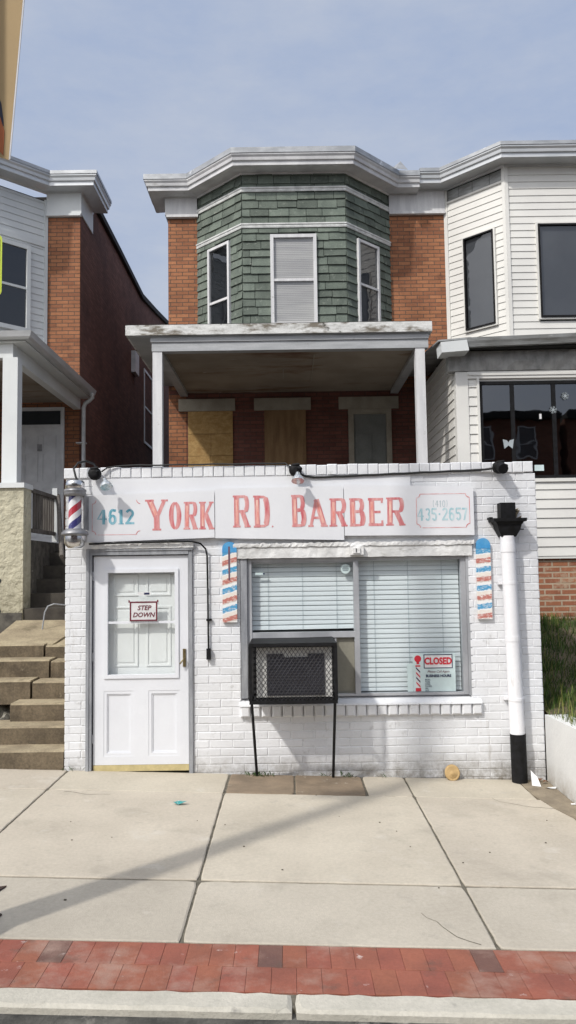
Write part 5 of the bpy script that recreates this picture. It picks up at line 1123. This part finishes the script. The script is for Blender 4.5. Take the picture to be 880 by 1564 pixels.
for (pts, lb) in (([(-1.80, 4.72), (-1.72, 4.78), (-1.675, 4.80), (-1.69, 4.74), (-1.71, 4.66), (-1.80, 4.62)], 'upper dark brown scrap at left edge of the sidewalk'), ([(-1.78, 4.42), (-1.60, 4.44), (-1.565, 4.42), (-1.575, 4.36), (-1.61, 4.30), (-1.80, 4.26)], 'lower dark brown scrap at left edge near brick strip')):
    B = MB(); B.prism([(x, y, zg(x) + .003) for x, y in pts], (0, 0, .006)); B.build('metal_scrap', 'rust', None, lb, 'scrap', 'dark scraps at the left edge', loc=(pts[0][0], pts[0][1], .06))
B = MB()
for _ in range(22):
    x = R.uniform(-1.9, 2.1); y = R.uniform(4.3, 7.4); s = R.uniform(.004, .009); z = zg(x); B.box(x, x + s * 1.6, y, y + s, z, z + s * .7)
B.build('sidewalk_grit', 'joint', None, 'scattered dark crumbs and pebbles lying on the sidewalk', 'grit', kind='stuff', loc=(0, 6, 0))

# ================================================================== HOUSES ACROSS THE STREET (seen in reflections)
def far_house(x, w, h, label):
    r = T('terrace_house', (x, -13.6, 0), label, 'house', 'houses across the street')
    F = Fr((x + w / 2, -13.6), (-1, 0)); hs = []
    MB().box(x - w / 2, x + w / 2, -22, -13.6, -.3, h).build('wall', 'brick_far', r)
    B = MB(); B.box(x - w / 2, x + w / 2, -22, -13.25, h + .005, h + .3); B.build('roof', 'tar', r)
    for u in (w * .22, w * .62):
        for z in ((3.9, 5.6), (6.6, 8.1)):
            if z[1] < h: window(F, u, u + .9, z[0], z[1], r, 'wood_white', 'pane_dark', w=.06, fw=.07)
    window(F, w * .5, w * .5 + 1.5, 1.2, 2.9, r, 'wood_white', 'pane_dark', w=.06, fw=.07)
    B = MB(); B.fb(F, .6, 1.6, .0, .05, .05, 2.3); B.build('door', 'darkwood', r)
for i, (w, h) in enumerate(((5.0, 8.9), (4.8, 8.9), (5.2, 9.8), (5.0, 9.0), (4.8, 8.4), (5.2, 8.4))):
    far_house(-11.5 + i * 5.3, w, h, ('first', 'second', 'third and tallest', 'fourth', 'fifth', 'sixth')[i] + ' brick house across the street counted from the left')

# ================================================================== CAMERA, LIGHT, WORLD
cam = bpy.data.cameras.new('camera'); co = bpy.data.objects.new('camera', cam); col.objects.link(co); scene.camera = co
cam.sensor_fit = 'VERTICAL'; cam.sensor_height = 24; cam.lens = 1217 / 1564 * 24; cam.clip_end = 1000; cam.clip_start = .05
pitch = math.atan(89 / 1217); roll = .0145
co.matrix_world = Matrix.Translation((0, 0, 1.88)) @ Matrix.Rotation(PI / 2 + pitch, 4, 'X') @ Matrix.Rotation(-roll, 4, 'Z')
SUN = Vector((-.88, -1.0, 1.33)).normalized()
sl_ = bpy.data.lights.new('sun', 'SUN'); so = bpy.data.objects.new('sun', sl_); col.objects.link(so)
sl_.energy = 2.9; sl_.angle = math.radians(2.2); sl_.color = (1.0, .96, .90)
so.rotation_euler = (-SUN).to_track_quat('-Z', 'Y').to_euler()
wd = bpy.data.worlds.new('World'); scene.world = wd; wd.use_nodes = True; nt = wd.node_tree; nt.nodes.clear()
o_ = nt.nodes.new('ShaderNodeOutputWorld'); bg = nt.nodes.new('ShaderNodeBackground'); sky = nt.nodes.new('ShaderNodeTexSky')
sky.sky_type = 'NISHITA'; sky.sun_disc = False; sky.sun_elevation = math.asin(SUN.z); sky.sun_rotation = math.atan2(SUN.x, SUN.y); sky.air_density = 1.2; sky.dust_density = 2.5; sky.ozone_density = 1.5
tc = nt.nodes.new('ShaderNodeTexCoord')
mp = nt.nodes.new('ShaderNodeMapping'); mp.inputs['Scale'].default_value = (1, 1, 2.6); nt.links.new(tc.outputs['Generated'], mp.inputs['Vector'])
nz = noise(nt, mp.outputs['Vector'], 2.3, 9, .62)
veil = ramp(nt, nz, .36, .68, (4.7, 5.8, 8.2), (7.1, 7.65, 8.8))
cm = mix(nt, .85, sky.outputs['Color'], veil)
# added haze glow around the sun (thin cloud), lifts the ambient light
nm = nt.nodes.new('ShaderNodeVectorMath'); nm.operation = 'NORMALIZE'; nt.links.new(tc.outputs['Generated'], nm.inputs[0])
dt = nt.nodes.new('ShaderNodeVectorMath'); dt.operation = 'DOT_PRODUCT'; nt.links.new(nm.outputs[0], dt.inputs[0]); dt.inputs[1].default_value = SUN
mx_ = nt.nodes.new('ShaderNodeMath'); mx_.operation = 'MAXIMUM'; nt.links.new(dt.outputs['Value'], mx_.inputs[0]); mx_.inputs[1].default_value = 0
pw_ = nt.nodes.new('ShaderNodeMath'); pw_.operation = 'POWER'; nt.links.new(mx_.outputs[0], pw_.inputs[0]); pw_.inputs[1].default_value = 4
halo = mix(nt, pw_.outputs[0], (0, 0, 0), (23, 22, 20.5))
cm = mix(nt, 1.0, cm, halo, 'ADD')
nt.links.new(cm, bg.inputs['Color']); bg.inputs['Strength'].default_value = .085
nt.links.new(bg.outputs[0], o_.inputs[0])
scene.view_settings.view_transform = 'Standard'; scene.view_settings.look = 'None'; scene.view_settings.exposure = 0; scene.view_settings.gamma = 1
scene.cycles.max_bounces = 8; scene.cycles.transparent_max_bounces = 12
